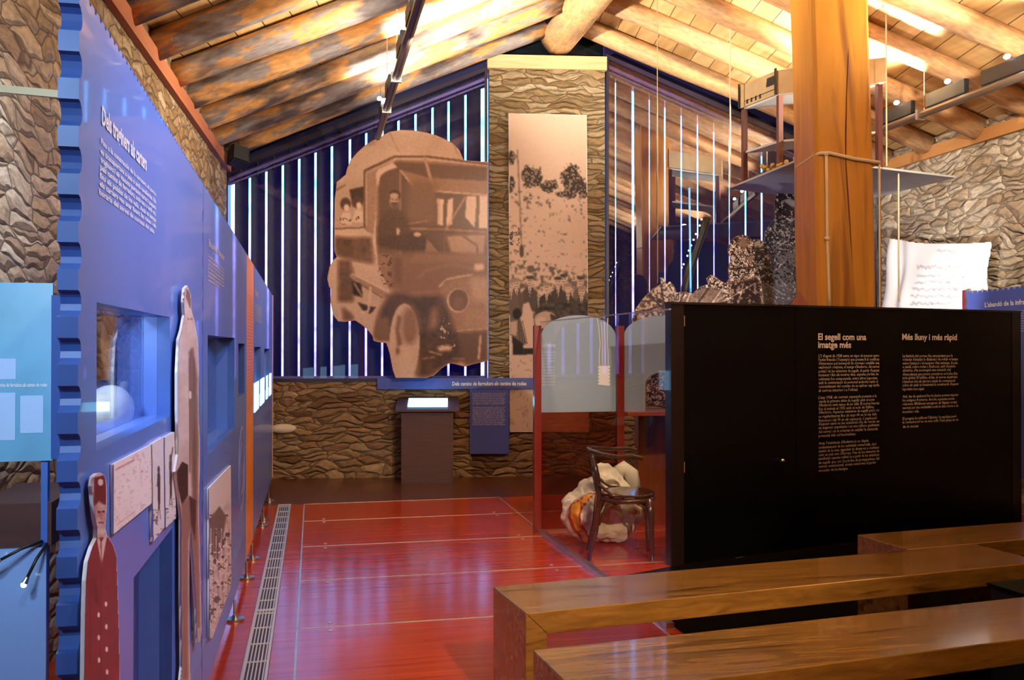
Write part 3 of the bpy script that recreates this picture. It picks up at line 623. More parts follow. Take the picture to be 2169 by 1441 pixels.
q.line([(215, 1200), (212, 1441)], 1.6, .2, 1); q.line([(240, 1175), (245, 1420)], 3, .3, 2); q.line([(192, 1210), (190, 1420)], 3, .25, 2); q.poly([(196, 1215), (206, 1240), (212, 1290), (200, 1275)], .22, 3)
for i in range(6):
    for u_, v_ in ((224.5 + i * .8, 1280 + i * 48), (209 + i * .4, 1303 + i * 48)): q.ell(u_, v_, 2.6, 6, 1.0, 1)
pic_board(PW, man1, .008, .015, 'person_cutout', 'cutout print of a person in a dark red double-breasted uniform coat', 'cutout', q, dark=(.06, .012, .018), light=(.92, .82, .74), mid=(.30, .055, .065), gam=1.1)
man2 = [(397, 605), (391, 612), (389, 640), (391, 668), (385, 700), (379, 720), (376, 790), (376, 870), (378, 960), (372, 1000), (376, 1030), (380, 1060), (384, 1100), (384, 1250), (386, 1410), (383, 1441), (383, 1500), (402, 1500), (403, 1441), (401, 1330), (401, 1150), (404, 1120), (410, 1200), (416, 1290), (418, 1362), (423, 1362), (427, 1330), (424, 1200), (421, 1080), (423, 1000), (423, 930), (420, 860), (421, 780), (419, 720), (412, 680), (405, 655), (404, 625)]
q = Paint(370, 600, 430, 1500, .9, .74); q.noise(26, .14, 31)
q.poly([(395, 612), (403, 620), (406, 655), (402, 652), (394, 628)], .30, 1); q.poly([(395, 660), (405, 660), (408, 700), (398, 705)], .78, 1); q.ell(399, 676, 2, 2, .25); q.ell(405, 676, 2, 2, .25)
q.poly([(400, 745), (409, 735), (418, 800), (420, 930), (418, 1080), (408, 1060), (402, 900)], .30, 3); q.line([(402, 760), (402, 1000)], 1.8, .18); q.line([(411, 760), (412, 1010)], 1.6, .15); q.ell(403, 837, 3, 9, .88)
q.poly([(374, 1000), (386, 978), (398, 985), (398, 1050), (386, 1075), (376, 1030)], .04, 1); q.poly([(384, 1070), (400, 1050), (408, 1110), (404, 1125), (398, 1150), (398, 1440), (386, 1440)], .38, 3); q.poly([(404, 1110), (418, 1060), (422, 1200), (424, 1330), (418, 1330), (412, 1230)], .40, 2)
q.poly([(400, 1050), (416, 1060), (414, 1150), (404, 1110)], .08, 2)
pic_board(PW, man2, .012, .020, 'person_cutout', 'taller cutout print of a person in long coat and trousers beside the perforated seam', 'cutout', q, dark=(.03, .012, .012), light=(.92, .82, .72), mid=(.42, .24, .19), gam=1.15)
# white hat-like bundle lying in the showcase window
y_, z_ = P(238, 880); zb = w1[2]
bd = MB(); zb = 1.201; bd.ball((-.56, 2.76, zb + .071), (.062, .11, .070), n=12); bd.build('white_bundle', mat('cream_cloth', (.78, .74, .62), .8, bump=(.8, (22, 22, 22))), smooth=True); tag(bpy.data.objects['white_bundle'], 'round white cloth bundle lying in the showcase window of the nearest blue panel', 'bundle')
bd = MB(); bd.tube([(-.56, 2.90, zb + .017), (-.57, 2.92, zb + .09), (-.56, 2.96, zb + .13), (-.56, 3.0, zb + .10), (-.56, 3.06, zb + .017)], [.016, .014, .016, .014, .016], 8)
tag(bd.build('leather_strap', mat('tan_leather', (.32, .22, .11), .6, bump=(.6, (20, 20, 20))), smooth=True), 'tan leather strap curled behind the white bundle in the showcase window', 'strap')
# ------------------------------------------------------------------ stand built in place of a glass reflection far left
iy = 3.25; IS = Fr((0, iy, 0), (1, 0, 0)); x_l, _ = IS.px(-60, 700); x_r, zt_ = IS.px(112, 600); _, zb_ = IS.px(112, 976)
st = thing('reflection_stand', ((x_l + x_r) / 2, iy, 0), 'light blue board stand made up for a hazy glass reflection at the left picture edge', 'stand')
MB().fbox(IS, x_l, x_r, zb_, zt_, -.012, 0).build('upper_board', mat('sky_board', (.13, .36, .55), .3, var=(.92, (6, 6, 6))), st)
LBL = mat('sky_label', (.33, .50, .76), .5); m_ = MB()
for (u0, u1, v0, v1) in ((-40, 34, 760, 804), (-40, 33, 832, 934), (43, 92, 838, 918)): a = IS.px(u0, v1); b = IS.px(u1, v0); m_.fbox(IS, a[0], b[0], a[1], b[1], .0005, .002)
m_.build('label_field', LBL, st)
a0, b0 = IS.px(-20, 820); a1, _ = IS.px(100, 820); MB().text(IS, a0, b0, 'Dels camins de ferradura als camins de rodes', .018, a1 - a0, c=.0015, bold=.01).build('board_text', TEXT, st)
x2, zt2 = IS.px(98, 1160); _, zb2 = IS.px(98, 1500)
MB().fbox(IS, x_l, x2, max(.02, zb2), zt2, -.012, 0).build('lower_board', mat('pale_blue_board', (.22, .36, .68), .25, coat=.4), st)
_, zc = IS.px(50, 1068); MB().fbox(IS, x_l, x_r - .005, zt2, zc, -.5, -.014).build('dark_reflection_shelf', DKWOOD, st)  # shelf made up for the dark band of the reflection
m_ = MB(); m_.fbox(IS, x_l, x_l + .02, 0, zt_, -.04, -.012); m_.fbox(IS, x2 - .02, x2, 0, zt_, -.04, -.012); m_.build('frame_post', NAVY, st)
_, zg = IS.px(50, 196); MB().fbox(IS, x_l, x_r + .01, zt_, zg, -.008, -.003).build('glass_pane', GLASS, st)
a = IS.px(-60, 182); b = IS.px(128, 200); m_ = MB(); m_.add([IS.w(a[0], a[1] + .012, -.012), IS.w(a[0], a[1] - .012, -.012), IS.w(b[0], b[1] - .012, -.012), IS.w(b[0], b[1] + .012, -.012), IS.w(a[0], a[1] + .012, .005), IS.w(a[0], a[1] - .012, .005), IS.w(b[0], b[1] - .012, .005), IS.w(b[0], b[1] + .012, .005)], [(0, 1, 2, 3), (4, 7, 6, 5), (0, 4, 5, 1), (2, 6, 7, 3), (0, 3, 7, 4), (1, 5, 6, 2)]); m_.build('glass_edge', mat('green_glass_edge', (.55, .62, .42), .3), st)
for (u0, v0, u1, v1, lb) in ((95, 1155, 60, 1222, 'small lamp head on a bent stalk low at the left edge, nearer the panel'), (85, 1150, 3, 1185, 'small lamp head on a stalk at the very left picture edge')):
    a = IS.px(u0, v0, .03); b = IS.px(u1, v1, .06); p0 = IS.w(*a, .004); p1_ = IS.w(*b, .07); L = thing('stalk_lamp', p0, lb, 'lamp', None)
    mid_ = (p0 + p1_) / 2 + np.array([0, -.01, .006]); MB().tube([p0, mid_, p1_], .005, 8).build('stalk', DKMETAL, L, smooth=True)
    MB().tube([p1_, p1_ + (p1_ - mid_) * .35], [.007, .010], 10).build('lamp_head', METAL, L); MB().ball(p1_ + (p1_ - mid_) * .4, .009).build('bulb', mat('small_bulb', (.6, .9, 1), .3, emit=(.6, .9, 1), es=6), L)
spot((-.62, 2.35, w1[3] - .02), (-.58, 2.7, w1[2]), 6, (.55, .75, 1), 150, .9, .03)  # small blue fill added behind the showcase window, no lamp modelled
spot((-.75, 3.9, 2.9), (-.95, 3.0, .8), 45, (.5, .75, 1), 120, .9, .1)  # from here, fills added without fixtures for the stand and panel backs
spot((-1.02, 1.4, 2.0), (-.98, 3.25, 1.1), 60, (.7, .85, 1), 70, .9, .1)
spot((-.70, 6.0, 2.8), (-.45, 4.0, 1.3), 25, (.45, .6, 1), 120, .9, .1)
# ================================================================== BACK WALL EXHIBITS
SEP = dict(dark=lin((34, 20, 11)), light=lin((228, 192, 164)), mid=lin((140, 102, 76)))
def off(c): return c
bus_o = [(722, 640), (706, 660), (696, 690), (695, 640), (693, 590)]
bus = [(707, 550), (698, 565), (693, 590), (697, 608), (701, 612), (700, 640), (706, 668), (716, 681), (730, 682), (752, 679), (766, 688), (778, 698), (789, 712), (791, 722), (800, 725), (818, 727), (822, 738), (826, 752), (832, 785), (838, 801), (905, 801), (920, 795), (936, 780), (952, 770), (962, 771), (985, 777), (1005, 771), (1020, 768), (1034, 764), (1034, 343), (1000, 341), (982, 339), (973, 318), (958, 303), (945, 296), (925, 287), (905, 281), (880, 277), (850, 275), (826, 279), (812, 286), (803, 294), (792, 296), (782, 302), (772, 309), (757, 323), (742, 340), (735, 358), (732, 370), (713, 386), (712, 400), (709, 420), (708, 470), (708, 500), (708, 530), (713, 545)]
q = Paint(690, 272, 1036, 803, 1.6, .78); q.noise(60, .06, 41)
Q = q.poly
Q([(712, 388), (770, 380), (771, 480), (708, 485)], .72); Q([(740, 402), (770, 395), (771, 425), (748, 440)], .12)                       # side windows
for cx_, cy_ in ((732, 432), (758, 428)): q.ell(cx_, cy_, 11, 13, .18, 1); q.ell(cx_ + 2, cy_ + 8, 6, 8, .9, 1); q.poly([(cx_ - 14, cy_ + 44), (cx_ - 6, cy_ + 18), (cx_ + 10, cy_ + 18), (cx_ + 14, cy_ + 44)], .85, 1); q.speck(.6, 5, .2, int(cx_), mask=((abs(q.U - cx_) < 12) & (q.V > cy_ + 30) & (q.V < cy_ + 44)))
q.line([(709, 485), (772, 482), (782, 492)], 1.6, .1); q.line([(709, 404), (732, 392)], 1.6, .1)
Q([(708, 502), (786, 504), (792, 560), (745, 550), (710, 540)], .28, 3); q.noise(16, .16, 43, mask=pip(q.U, q.V, [(708, 502), (792, 504), (792, 560), (710, 545)]))
# cab: dark interior, roof edge
Q([(800, 375), (840, 340), (1034, 352), (1034, 585), (800, 540)], .26, 3); Q([(772, 365), (790, 352), (838, 333), (800, 372), (795, 460), (790, 500), (772, 480)], .60, 1)
q.line([(772, 480), (772, 362), (835, 332), (905, 332), (1034, 348)], 3.5, .12, 1); q.line([(776, 478), (776, 367), (837, 337), (905, 337), (1034, 352)], 2.5, .75, 1)
Q([(802, 358), (832, 345), (842, 355), (820, 362), (806, 372), (800, 400), (796, 370)], .85, 1)
Q([(848, 360), (905, 376), (1034, 384), (1034, 414), (880, 404)], .55, 1); q.line([(848, 361), (880, 402), (1034, 414)], 3, .82); q.line([(900, 335), (918, 400)], 7, .68); q.line([(848, 362), (848, 560)], 3, .62)
Q([(925, 420), (940, 422), (938, 478), (926, 476)], .92); Q([(948, 424), (960, 418), (958, 476), (945, 478)], .92); q.line([(985, 418), (945, 485)], 3.5, .70); Q([(988, 416), (1010, 416), (1006, 484), (985, 460)], .88); Q([(1016, 414), (1034, 416), (1034, 484), (1014, 484)], .92); q.line([(850, 484), (940, 486), (1034, 492)], 4, .58); Q([(870, 380), (925, 385), (925, 475), (860, 470)], .38, 6)
# driver
Q([(800, 480), (812, 455), (826, 442), (850, 446), (866, 470), (872, 500), (862, 515), (800, 510)], .20, 2); q.ell(836, 414, 13, 12, .12, 1); q.ell(835, 427, 10, 14, .70, 1); q.ell(835, 414, 10, 5, .72, 1); Q([(827, 430), (844, 430), (841, 442), (830, 442)], .3, 1); q.ell(831, 423, 2, 1.3, .15, 1); q.ell(840, 423, 2, 1.3, .15, 1); q.line([(829, 431), (842, 431)], 2.4, .14, 1)
Q([(800, 505), (880, 490), (905, 500), (925, 530), (860, 535), (800, 520)], .16, 2); q.ell(884, 497, 8, 5, .8, 1); q.ell(843, 490, 4, 8, .8, 1); q.line([(866, 474), (905, 468)], 2, .75)
Q([(905, 500), (930, 535), (900, 535)], .55, 1); q.line([(903, 500), (935, 535)], 6, .22, 1); Q([(945, 500), (1030, 496), (1025, 545), (955, 535)], .66, 2); q.line([(980, 500), (1010, 520), (1012, 555)], 3, .3); q.line([(942, 495), (940, 545)], 4, .35)
# bonnet
Q([(800, 535), (1034, 540), (1034, 600), (940, 620), (860, 625), (820, 610), (806, 570)], .45, 5); Q([(832, 545), (850, 545), (852, 600), (840, 600)], .32, 3); q.line([(884, 590), (905, 572), (960, 560), (1010, 572)], 3, .62, 2); Q([(880, 536), (1034, 540), (1034, 556), (870, 556)], .52, 3)
Q([(1004, 560), (1024, 558), (1026, 572), (1006, 574)], .9, 2); Q([(792, 545), (824, 540), (832, 610), (812, 590)], .55, 2); q.line([(792, 500), (800, 570), (822, 615)], 3, .85); q.speck(.62, 6, .2, 44, mask=pip(q.U, q.V, [(792, 540), (830, 540), (836, 610), (806, 600)]))
# rear wheel, running board
Q([(716, 552), (742, 552), (752, 600), (748, 640), (716, 640)], .28, 3); q.noise(10, .12, 45, mask=pip(q.U, q.V, [(716, 552), (752, 552), (752, 640), (716, 640)])); Q([(745, 596), (765, 598), (768, 630), (748, 625)], .03, 1); q.line([(750, 600), (766, 626)], 3, .8); Q([(757, 640), (786, 650), (797, 650), (785, 665), (770, 660)], .05, 1); q.line([(745, 585), (822, 628)], 10, .60, 1); q.line([(745, 580), (824, 618)], 2, .9); q.line([(760, 600), (812, 632)], 2, .25); q.line([(785, 610), (780, 660), (768, 662)], 5, .85)
Q([(724, 650), (745, 665), (752, 680), (728, 680)], .35, 3)
# mudguard and front wheel
Q([(794, 720), (796, 690), (806, 655), (824, 625), (840, 618), (880, 626), (960, 622), (975, 700), (1000, 760), (960, 770), (936, 780), (905, 800), (880, 800), (830, 720)], .17, 4)
q.noise(22, .12, 46, mask=pip(q.U, q.V, [(830, 630), (975, 625), (1000, 770), (905, 800), (885, 700)]))
Q([(795, 718), (800, 675), (822, 672), (830, 720)], .40, 2); q.ell(857, 725, 32, 82, .80, 1); q.ell(868, 690, 18, 40, .50, 5); Q([(842, 668), (850, 672), (845, 700), (852, 730), (842, 735), (838, 700)], .42, 2); q.ell(843, 745, 4, 8, .25, 2); q.ell(862, 775, 22, 40, .84, 6)
# radiator, headlamp, shine
Q([(930, 606), (960, 588), (1034, 584), (1034, 700), (965, 704), (950, 660)], .58, 4); q.line([(930, 608), (945, 592), (975, 586), (1000, 582)], 3, .85, 1); q.ell(970, 637, 23, 25, .85, 1); q.ell(971, 636, 20, 23, .30, 1); q.ell(972, 642, 12, 14, .42, 3); Q([(995, 590), (1032, 590), (1034, 640), (1000, 640)], .70, 5); Q([(985, 660), (1034, 650), (1034, 700), (975, 702)], .62, 4)
q.line([(968, 702), (1034, 697)], 2.5, .85); Q([(968, 705), (1034, 700), (1034, 765), (985, 775)], .26, 3); q.line([(1018, 712), (1014, 760)], 6, .75, 1); Q([(925, 735), (952, 730), (958, 742), (930, 745)], .85, 2); q.line([(910, 745), (935, 752)], 3, .8); q.line([(960, 760), (982, 760)], 3, .9); q.line([(895, 760), (920, 757)], 2, .8); q.speck(.68, 6, .8, 47, mask=pip(q.U, q.V, [(930, 665), (958, 690), (965, 740), (935, 745)]))
Q([(915, 655), (925, 650), (928, 690), (908, 700)], .55, 4); q.line([(826, 282), (845, 322)], 1.2, .5); q.line([(958, 303), (975, 338)], 1.2, .5);
# the black name tag lettering at the lower right edge is left as a dark mark
q.noise(3, .05, 49, octs=2)
c_ = .24; busf = BW
pts = [busf.px(u, v, c_ + .02) for u, v in bus]; zl = min(p[1] for p in pts)
broot = thing('bus_cutout', busf.w(1.0 - .3, zl, c_), 'large sepia cutout print of an old motor bus hung before the left window', 'cutout')
MB().prism(busf, pts, c_, c_ + .02).build('board', mat('sepia_board', lin((176, 125, 90)), .5), broot)
q.build('photo_print', broot, busf, c_ + .0215, outline=bus, m=print_mat('bus_print', .30, .30), gam=1.15, **SEP)
# hanging wires of the bus
for u0, v0, u1, v1 in ((803, 20, 806, 292),):
    a = busf.w(*busf.px(u1, v1, c_ + .01), c_ + .01); X_ = a[0]; MB().tube([a, (a[0], a[1], roofz(a[0]) + .05)], .003, 6).build('hanging_wire', METAL, broot)
# ---- photo strip on the pillar
ph_o = [(1077, 240), (1243, 244), (1247, 900), (1247, 916), (1080, 915)]
q = Paint(1075, 238, 1249, 918, 1.3, .93); q.noise(90, .03, 50); q.noise(4, .03, 51, octs=2)
for cx_, cy_, rx_, ry_, sd in ((1126, 374, 24, 27, 1), (1163, 394, 19, 15, 2), (1210, 382, 25, 38, 3), (1234, 400, 14, 24, 4), (1085, 333, 9, 16, 5), (1083, 390, 8, 18, 6), (1195, 412, 18, 8, 7)):
    e_ = ((q.U - cx_) / rx_) ** 2 + ((q.V - cy_) / ry_) ** 2; mk = (e_ + (fnoise(q.U.shape, 6, 3, sd) - .5) * 1.6) < .8; q.put(mk, .14, 1); q.speck(.56, 4, .5, sd + 9, mask=mk)
q.line([(1096, 318), (1101, 430), (1105, 540)], 3, .45); q.ell(1105, 532, 5, 14, .2, 1)
for v0, v1, thr, sd in ((402, 470, .66, 60), (470, 545, .72, 61), (548, 640, .60, 62), (560, 640, .64, 66)): q.speck(thr, 6, .30, sd, mask=(q.V > v0 + (q.U - 1077) * .12) & (q.V < v1), soft=1)
q.speck(.6, 8, .2, 63, mask=(q.U < 1100) & (q.V > 480) & (q.V < 530))
ppl = [(1094, 602, 660, .25, 1), (1122, 596, 650, .2, 0), (1158, 610, 690, .1, 1), (1182, 598, 660, .15, 0), (1203, 612, 680, .15, 1), (1230, 597, 660, .3, 0), (1232, 618, 700, .18, 1), (1082, 604, 700, .3, 1), (1194, 592, 640, .3, 0)]
for (cx_, cy_, bot, tn, fr_) in sorted(ppl, key=lambda t_: t_[1]):
    q.poly([(cx_ - 16, bot + 10), (cx_ - 16, cy_ + 22), (cx_ - 5, cy_ + 12), (cx_ + 5, cy_ + 12), (cx_ + 16, cy_ + 24), (cx_ + 18, bot + 10)], tn, 1); q.poly([(cx_ - 4, cy_ + 11), (cx_ + 4, cy_ + 11), (cx_, cy_ + 34)], .85, 0); q.line([(cx_, cy_ + 14), (cx_, cy_ + 30)], 1.3, .2, 0)
    q.ell(cx_, cy_, 7, 10, .86, 1); q.ell(cx_, cy_ - 8, 8.5, 4, .15 if not fr_ else .55, 1); q.ell(cx_ - 2.5, cy_ - 1, 1.6, 1.2, .3, 0); q.ell(cx_ + 2.5, cy_ - 1, 1.6, 1.2, .3, 0); q.line([(cx_ - 3, cy_ + 5), (cx_ + 3, cy_ + 5)], 1.2, .35, 0)
q.poly([(1080, 700), (1112, 690), (1140, 650), (1160, 640), (1247, 640), (1247, 740), (1140, 750)], .16, 3); q.noise(8, .2, 64, mask=(q.V > 640) & (q.V < 740) & (q.U > 1130))
q.poly([(1108, 645), (1120, 640), (1128, 665), (1134, 700), (1135, 740), (1112, 742), (1104, 690)], .93, 1); q.poly([(1082, 700), (1096, 650), (1106, 690), (1116, 728), (1090, 740)], .35, 1)
for k in range(4): q.line([(1098 + k * 3, 680), (1102 + k * 5, 728)], 1.2, .08, 0)
q.ell(1095, 665, 9, 12, .03, 1); q.poly([(1080, 682), (1096, 680), (1094, 712), (1081, 708)], .78, 1); q.poly([(1085, 712), (1108, 728), (1110, 752), (1086, 752)], .06, 1); q.poly([(1108, 738), (1140, 738), (1140, 750), (1108, 752)], .08, 1)
q.ell(1156, 678, 24, 18, .75, 1); q.ell(1146, 684, 12, 12, .88, 1); q.poly([(1165, 664), (1182, 672), (1180, 692), (1168, 690)], .15, 1)
q.put(q.V > 757, .93, 1); q.speck(.7, 7, .75, 65, mask=(q.V > 757))
pic_board(BW, ph_o, .012, .03, 'photo_banner', 'tall narrow old photograph of villagers under a hillside, mounted on the stone pillar', 'photograph', q, dark=lin((20, 14, 12)), light=lin((214, 184, 162)))
# ---- blue sign: strip and text panel
sroot = thing('wall_sign', BW.w(.6, .3, 0), 'blue heading strip with hanging text panel on the low stone wall below the bus', 'sign')
a = BW.px(799, 825, .05); b = BW.px(1134, 801, .05)
MB().fbox(BW, a[0], b[0], a[1], b[1], .042, .055).build('heading_strip', BLUES, sroot)
a2 = BW.px(995, 962, .05); b2 = BW.px(1078, 825, .05)
MB().fbox(BW, a2[0], b2[0], a2[1], b2[1], .042, .055).build('text_panel', BLUES, sroot)
t_ = MB(); (a0, b0), wd = line_width(BW, 958, 817, 1115, 817, .056); t_.text(BW, a0, b0, 'Dels camins de ferradura als camins de rodes', .062, wd, c=.057, bold=.03); t_.build('heading_text', TEXT, sroot)
bt = ['Al segle XX el transport del correu va canviar amb', 'la construccio de les carreteres. Els automobils van', 'substituir els animals i van permetre una comunicacio', 'diaria entre les poblacions. El primer servei de viatgers', 'i correu va comencar a circular entre la Seu d\'Urgell', 'i les valls, i va escurcar molt el temps que trigaven', 'les cartes a arribar a cada parroquia.', '',
      'Els autobusos portaven passatgers i saques de correu', 'i sortien cada mati de la placa. Durant els mesos', 'd\'hivern la neu obligava sovint a tornar a la', 'cavalleria per passar els ports. Els carters', 'recollien les saques a la parada i les duien', 'fins a l\'oficina per classificar la correspondencia', 'abans de fer el repartiment a les cases. Amb la', 'millora de les vies el servei es va fer regular', 'i cada poble va tenir la seva bustia. Les noves', 'carreteres van obrir el pais als visitants i', 'van fer creixer el nombre de cartes i paquets.', '']
t_ = MB(); 
for i, s_ in enumerate(bt):
    if not s_:
        t_.build('text_paragraph', mat('lilac_text', (.62, .58, .66), .6), sroot); t_ = MB(); continue
    (a0, b0), wd = line_width(BW, 1001, 835 + i * 3.65 * 1.0, 1071 - (i * 7 % 5), 835 + i * 3.65, .056); t_.text(BW, a0, b0, s_, .019, wd, c=.0565, bold=.012, res=1)
# ---- kiosk
KX, KY = fl(905, 1024)[:2]; KF = Fr((KX, KY, 0), ex); kr = thing('touch_screen_kiosk', (KX, KY, 0), 'dark brown kiosk with a glowing cyan sloped screen before the stone wall', 'kiosk')
m_ = MB(); m_.fbox(KF, -.275, .275, 0, .80, -.34, 0); m_.build('pedestal', DKWOOD, kr)
def slab(fr, a0, a1, z0, z1, cf, cb, t_, name, m, parent):
    mb = MB(); V = [fr.w(a0, z0, cf), fr.w(a1, z0, cf), fr.w(a1, z1, cb), fr.w(a0, z1, cb)]; V2 = [v + np.array([0, 0, t_]) for v in V]
    mb.add(V + V2, [(0, 3, 2, 1), (4, 5, 6, 7), (0, 1, 5, 4), (1, 2, 6, 5), (2, 3, 7, 6), (3, 0, 4, 7)]); return mb.build(name, m, parent)
slab(KF, -.335, .335, .765, .875, .07, -.40, .022, 'sloped_top', DKWOOD, kr)
slab(KF, -.21, .215, .80 + .006, .80 + .068, -.045 + .02, -.29, .0205, 'screen', mat('cyan_screen', (.1, .5, .8), .3, emit=(.22, .72, 1), es=2.6), kr)
# stone ledge piece on the lower wall (pale stone sticking out at left)
a = BW.px(575, 920, .03); b = BW.px(624, 897, .03); m_ = MB(); m_.ball(BW.w((a[0] + b[0]) / 2, (a[1] + b[1]) / 2, .02), (.15, .05, .055), n=6)
tag(m_.build('pale_stone', mat('pale_stone_mat', (.62, .50, .36), .8, bump=(.6, (20, 20, 20))), smooth=True), 'pale flat stone jutting out of the low wall beyond the far blue panel', 'stone')
# speaker in the corner
a = BW.w(*BW.px(505, 332, .45), .45); sp = thing('wall_speaker', a, 'black box loudspeaker hanging in the corner above the left window', 'speaker')
Rz = np.array(Matrix.Rotation(math.radians(28), 3, 'Z') @ Matrix.Rotation(math.radians(-22), 3, 'X') @ Matrix.Rotation(math.radians(12), 3, 'Y'))
MB().box(a, (.19, .15, .20), Rz, bev=.012).build('cabinet', BLACK, sp); MB().box(a + Rz @ np.array([0, -.079, 0]), (.16, .006, .17), Rz).build('grille', mat('speaker_grille', (.02, .02, .022), .8), sp)
MB().tube([a + np.array([0, 0, .1]), (a[0], a[1], roofz(a[0]) - .05)], .007, 8).build('bracket', DKMETAL, sp)
# ================================================================== BENCHES
def bench(p, q, length, w_, h, t_, label):
    """p = near left corner, q = near right direction point"""
    p = np.array([p[0], p[1], 0.]); d = np.array([q[0] - p[0], q[1] - p[1], 0.]); d /= np.linalg.norm(d); n = np.array([-d[1], d[0], 0.]); R = np.stack([d, n, [0, 0, 1]], 1)
    root = thing('bench', p + d * length / 2 + n * w_ / 2, label, 'bench')
    fr = Fr(p, d); W = lambda a, b, c: p + d * a + n * c + np.array([0, 0, b])
    def mitre(poly, name):
        mb = MB(); V = [W(a, b, 0) for a, b in poly] + [W(a, b, w_) for a, b in poly]; k = len(poly)
        mb.add(V, [tuple(range(k)), tuple(reversed(range(k, 2 * k)))] + [(i, i + k, (i + 1) % k + k, (i + 1) % k) for i in range(k)]); o_ = mb.build(name, BENCHM, root)
        bv = o_.modifiers.new('bevel', 'BEVEL'); bv.width = .004; bv.segments = 2; bv.limit_method = 'ANGLE'; return o_
    L = length
    mitre([(0, h), (t_, h - t_), (L - t_, h - t_), (L, h)], 'seat')
    mitre([(0, 0), (t_, 0), (t_, h - t_), (0, h)], 'leg'); mitre([(L, 0), (L, h), (L - t_, h - t_), (L - t_, 0)], 'leg')
    return root
L1 = fl(2068, 1156, .45)
bench((.781, 3.334), (3.2, 3.604), float(L1[0]) - .70, .405, .45, .086, 'long brown wooden bench in the middle, between the nearest bench and the black screen')
bench((.750, 2.52), (2.379, 2.68), 2.35, .41, .45, .086, 'nearest long brown wooden bench, cut off by the lower right picture corner')
bench((2.871, 3.986), (3.582, 4.032 + .03), 2.3, .37, .45, .086, 'farthest brown wooden bench at the right edge, close to the black screen')
# black box standing in the gap between two benches
a = fl(2052, 1213, .44)
cr = thing('storage_box', (a[0] + .45, a[1] - .11, 0), 'low black box in the gap between two benches at the right edge', 'box')
MB().box((a[0] + .47, a[1] - .16, .2), (.9, .18, .40), np.array(Matrix.Rotation(math.radians(5.5), 3, 'Z')), bev=.006).build('body', BLACK, cr); MB().box((a[0] + .47, a[1] - .16, .412), (.92, .19, .02), np.array(Matrix.Rotation(math.radians(5.5), 3, 'Z'))).build('lid', mat('matt_black', (.002, .002, .002), .8, spec=.1), cr)
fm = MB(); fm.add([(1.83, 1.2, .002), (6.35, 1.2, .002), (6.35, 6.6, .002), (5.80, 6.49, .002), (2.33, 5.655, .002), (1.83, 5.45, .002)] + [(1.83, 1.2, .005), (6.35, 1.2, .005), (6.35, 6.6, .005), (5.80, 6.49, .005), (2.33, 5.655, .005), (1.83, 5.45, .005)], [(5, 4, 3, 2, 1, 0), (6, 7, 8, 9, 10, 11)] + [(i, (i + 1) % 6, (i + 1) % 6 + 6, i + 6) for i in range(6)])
tag(fm.build('floor_shade', mat('floor_shade_black', (.0015, .001, .001), .9, spec=.03)), 'large black sheet standing in for the floor shade in front of the black screen, under the benches', 'mat')  # black sheet added for the shade and dark reflection on the floor
# ================================================================== BLACK SCREEN
sL = np.array([2.312, 5.667, 0]); sR = np.array([5.746, 6.499, 0]); sd_ = sR - sL; SL = np.linalg.norm(sd_); SF = Fr(sL, sd_)
sc_ = thing('black_screen', (sL + sR) / 2, 'wide black partition screen with two columns of cream text behind the benches', 'screen')
wp = SF.px(1448, 900)[0]; sm = SF.px(1685, 900)[0]; we = SF.px(2143, 900)[0]; ZT = 1.735
MB().fbox(SF, .0, wp, 0, ZT, -.06, .004).build('frame_post', mat('dark_post', (.012, .006, .006), .3), sc_)
MB().fbox(SF, wp, sm - .002, .0, ZT, -.05, 0).build('door_leaf', BSCREEN, sc_)
MB().fbox(SF, sm + .002, we, .0, ZT, -.05, 0).build('text_panel', BSCREEN, sc_)
MB().fbox(SF, we + .003, SL, .0, ZT, -.06, .004).build('frame_post', mat('dark_post2', (.006, .007, .008), .25), sc_)
MB().fbox(SF, -.004, SL + .004, ZT, ZT + .014, -.066, .010).build('top_rail', mat('top_rail_black', (.02, .012, .012), .3), sc_)
for vy in (680, 990):
    a, b = SF.px(1449, vy); MB().tube([SF.w(a, b - .035, .004), SF.w(a, b + .035, .004)], .004, 8).build('hinge', mat('hinge_brass', (.35, .22, .12), .4, .8), sc_)
a, b = SF.px(1652, 976); k_ = MB(); k_.tube([SF.w(a, b, 0), SF.w(a, b, .02)], .007, 10); p_ = SF.w(a, b, .026); k_.ball(p_, .018); k_.build('knob', mat('brass', (.80, .62, .30), .25, 1.), sc_, smooth=True)
T1 = ["El segell com una", "imatge més"]
for s_, u0, u1, v in ((T1[0], 1733, 1835, 720), (T1[1], 1733, 1803, 737), ("Més lluny i més ràpid", 1911, 2027, 720)):
    (a0, b0), wd = line_width(SF, u0, v, u1, v, .002); MB().text(SF, a0, b0, s_, .066, wd, c=.002, bold=.028, res=3).build('heading_text', mat('cream_text_lit', (.9, .72, .60), .6), sc_)
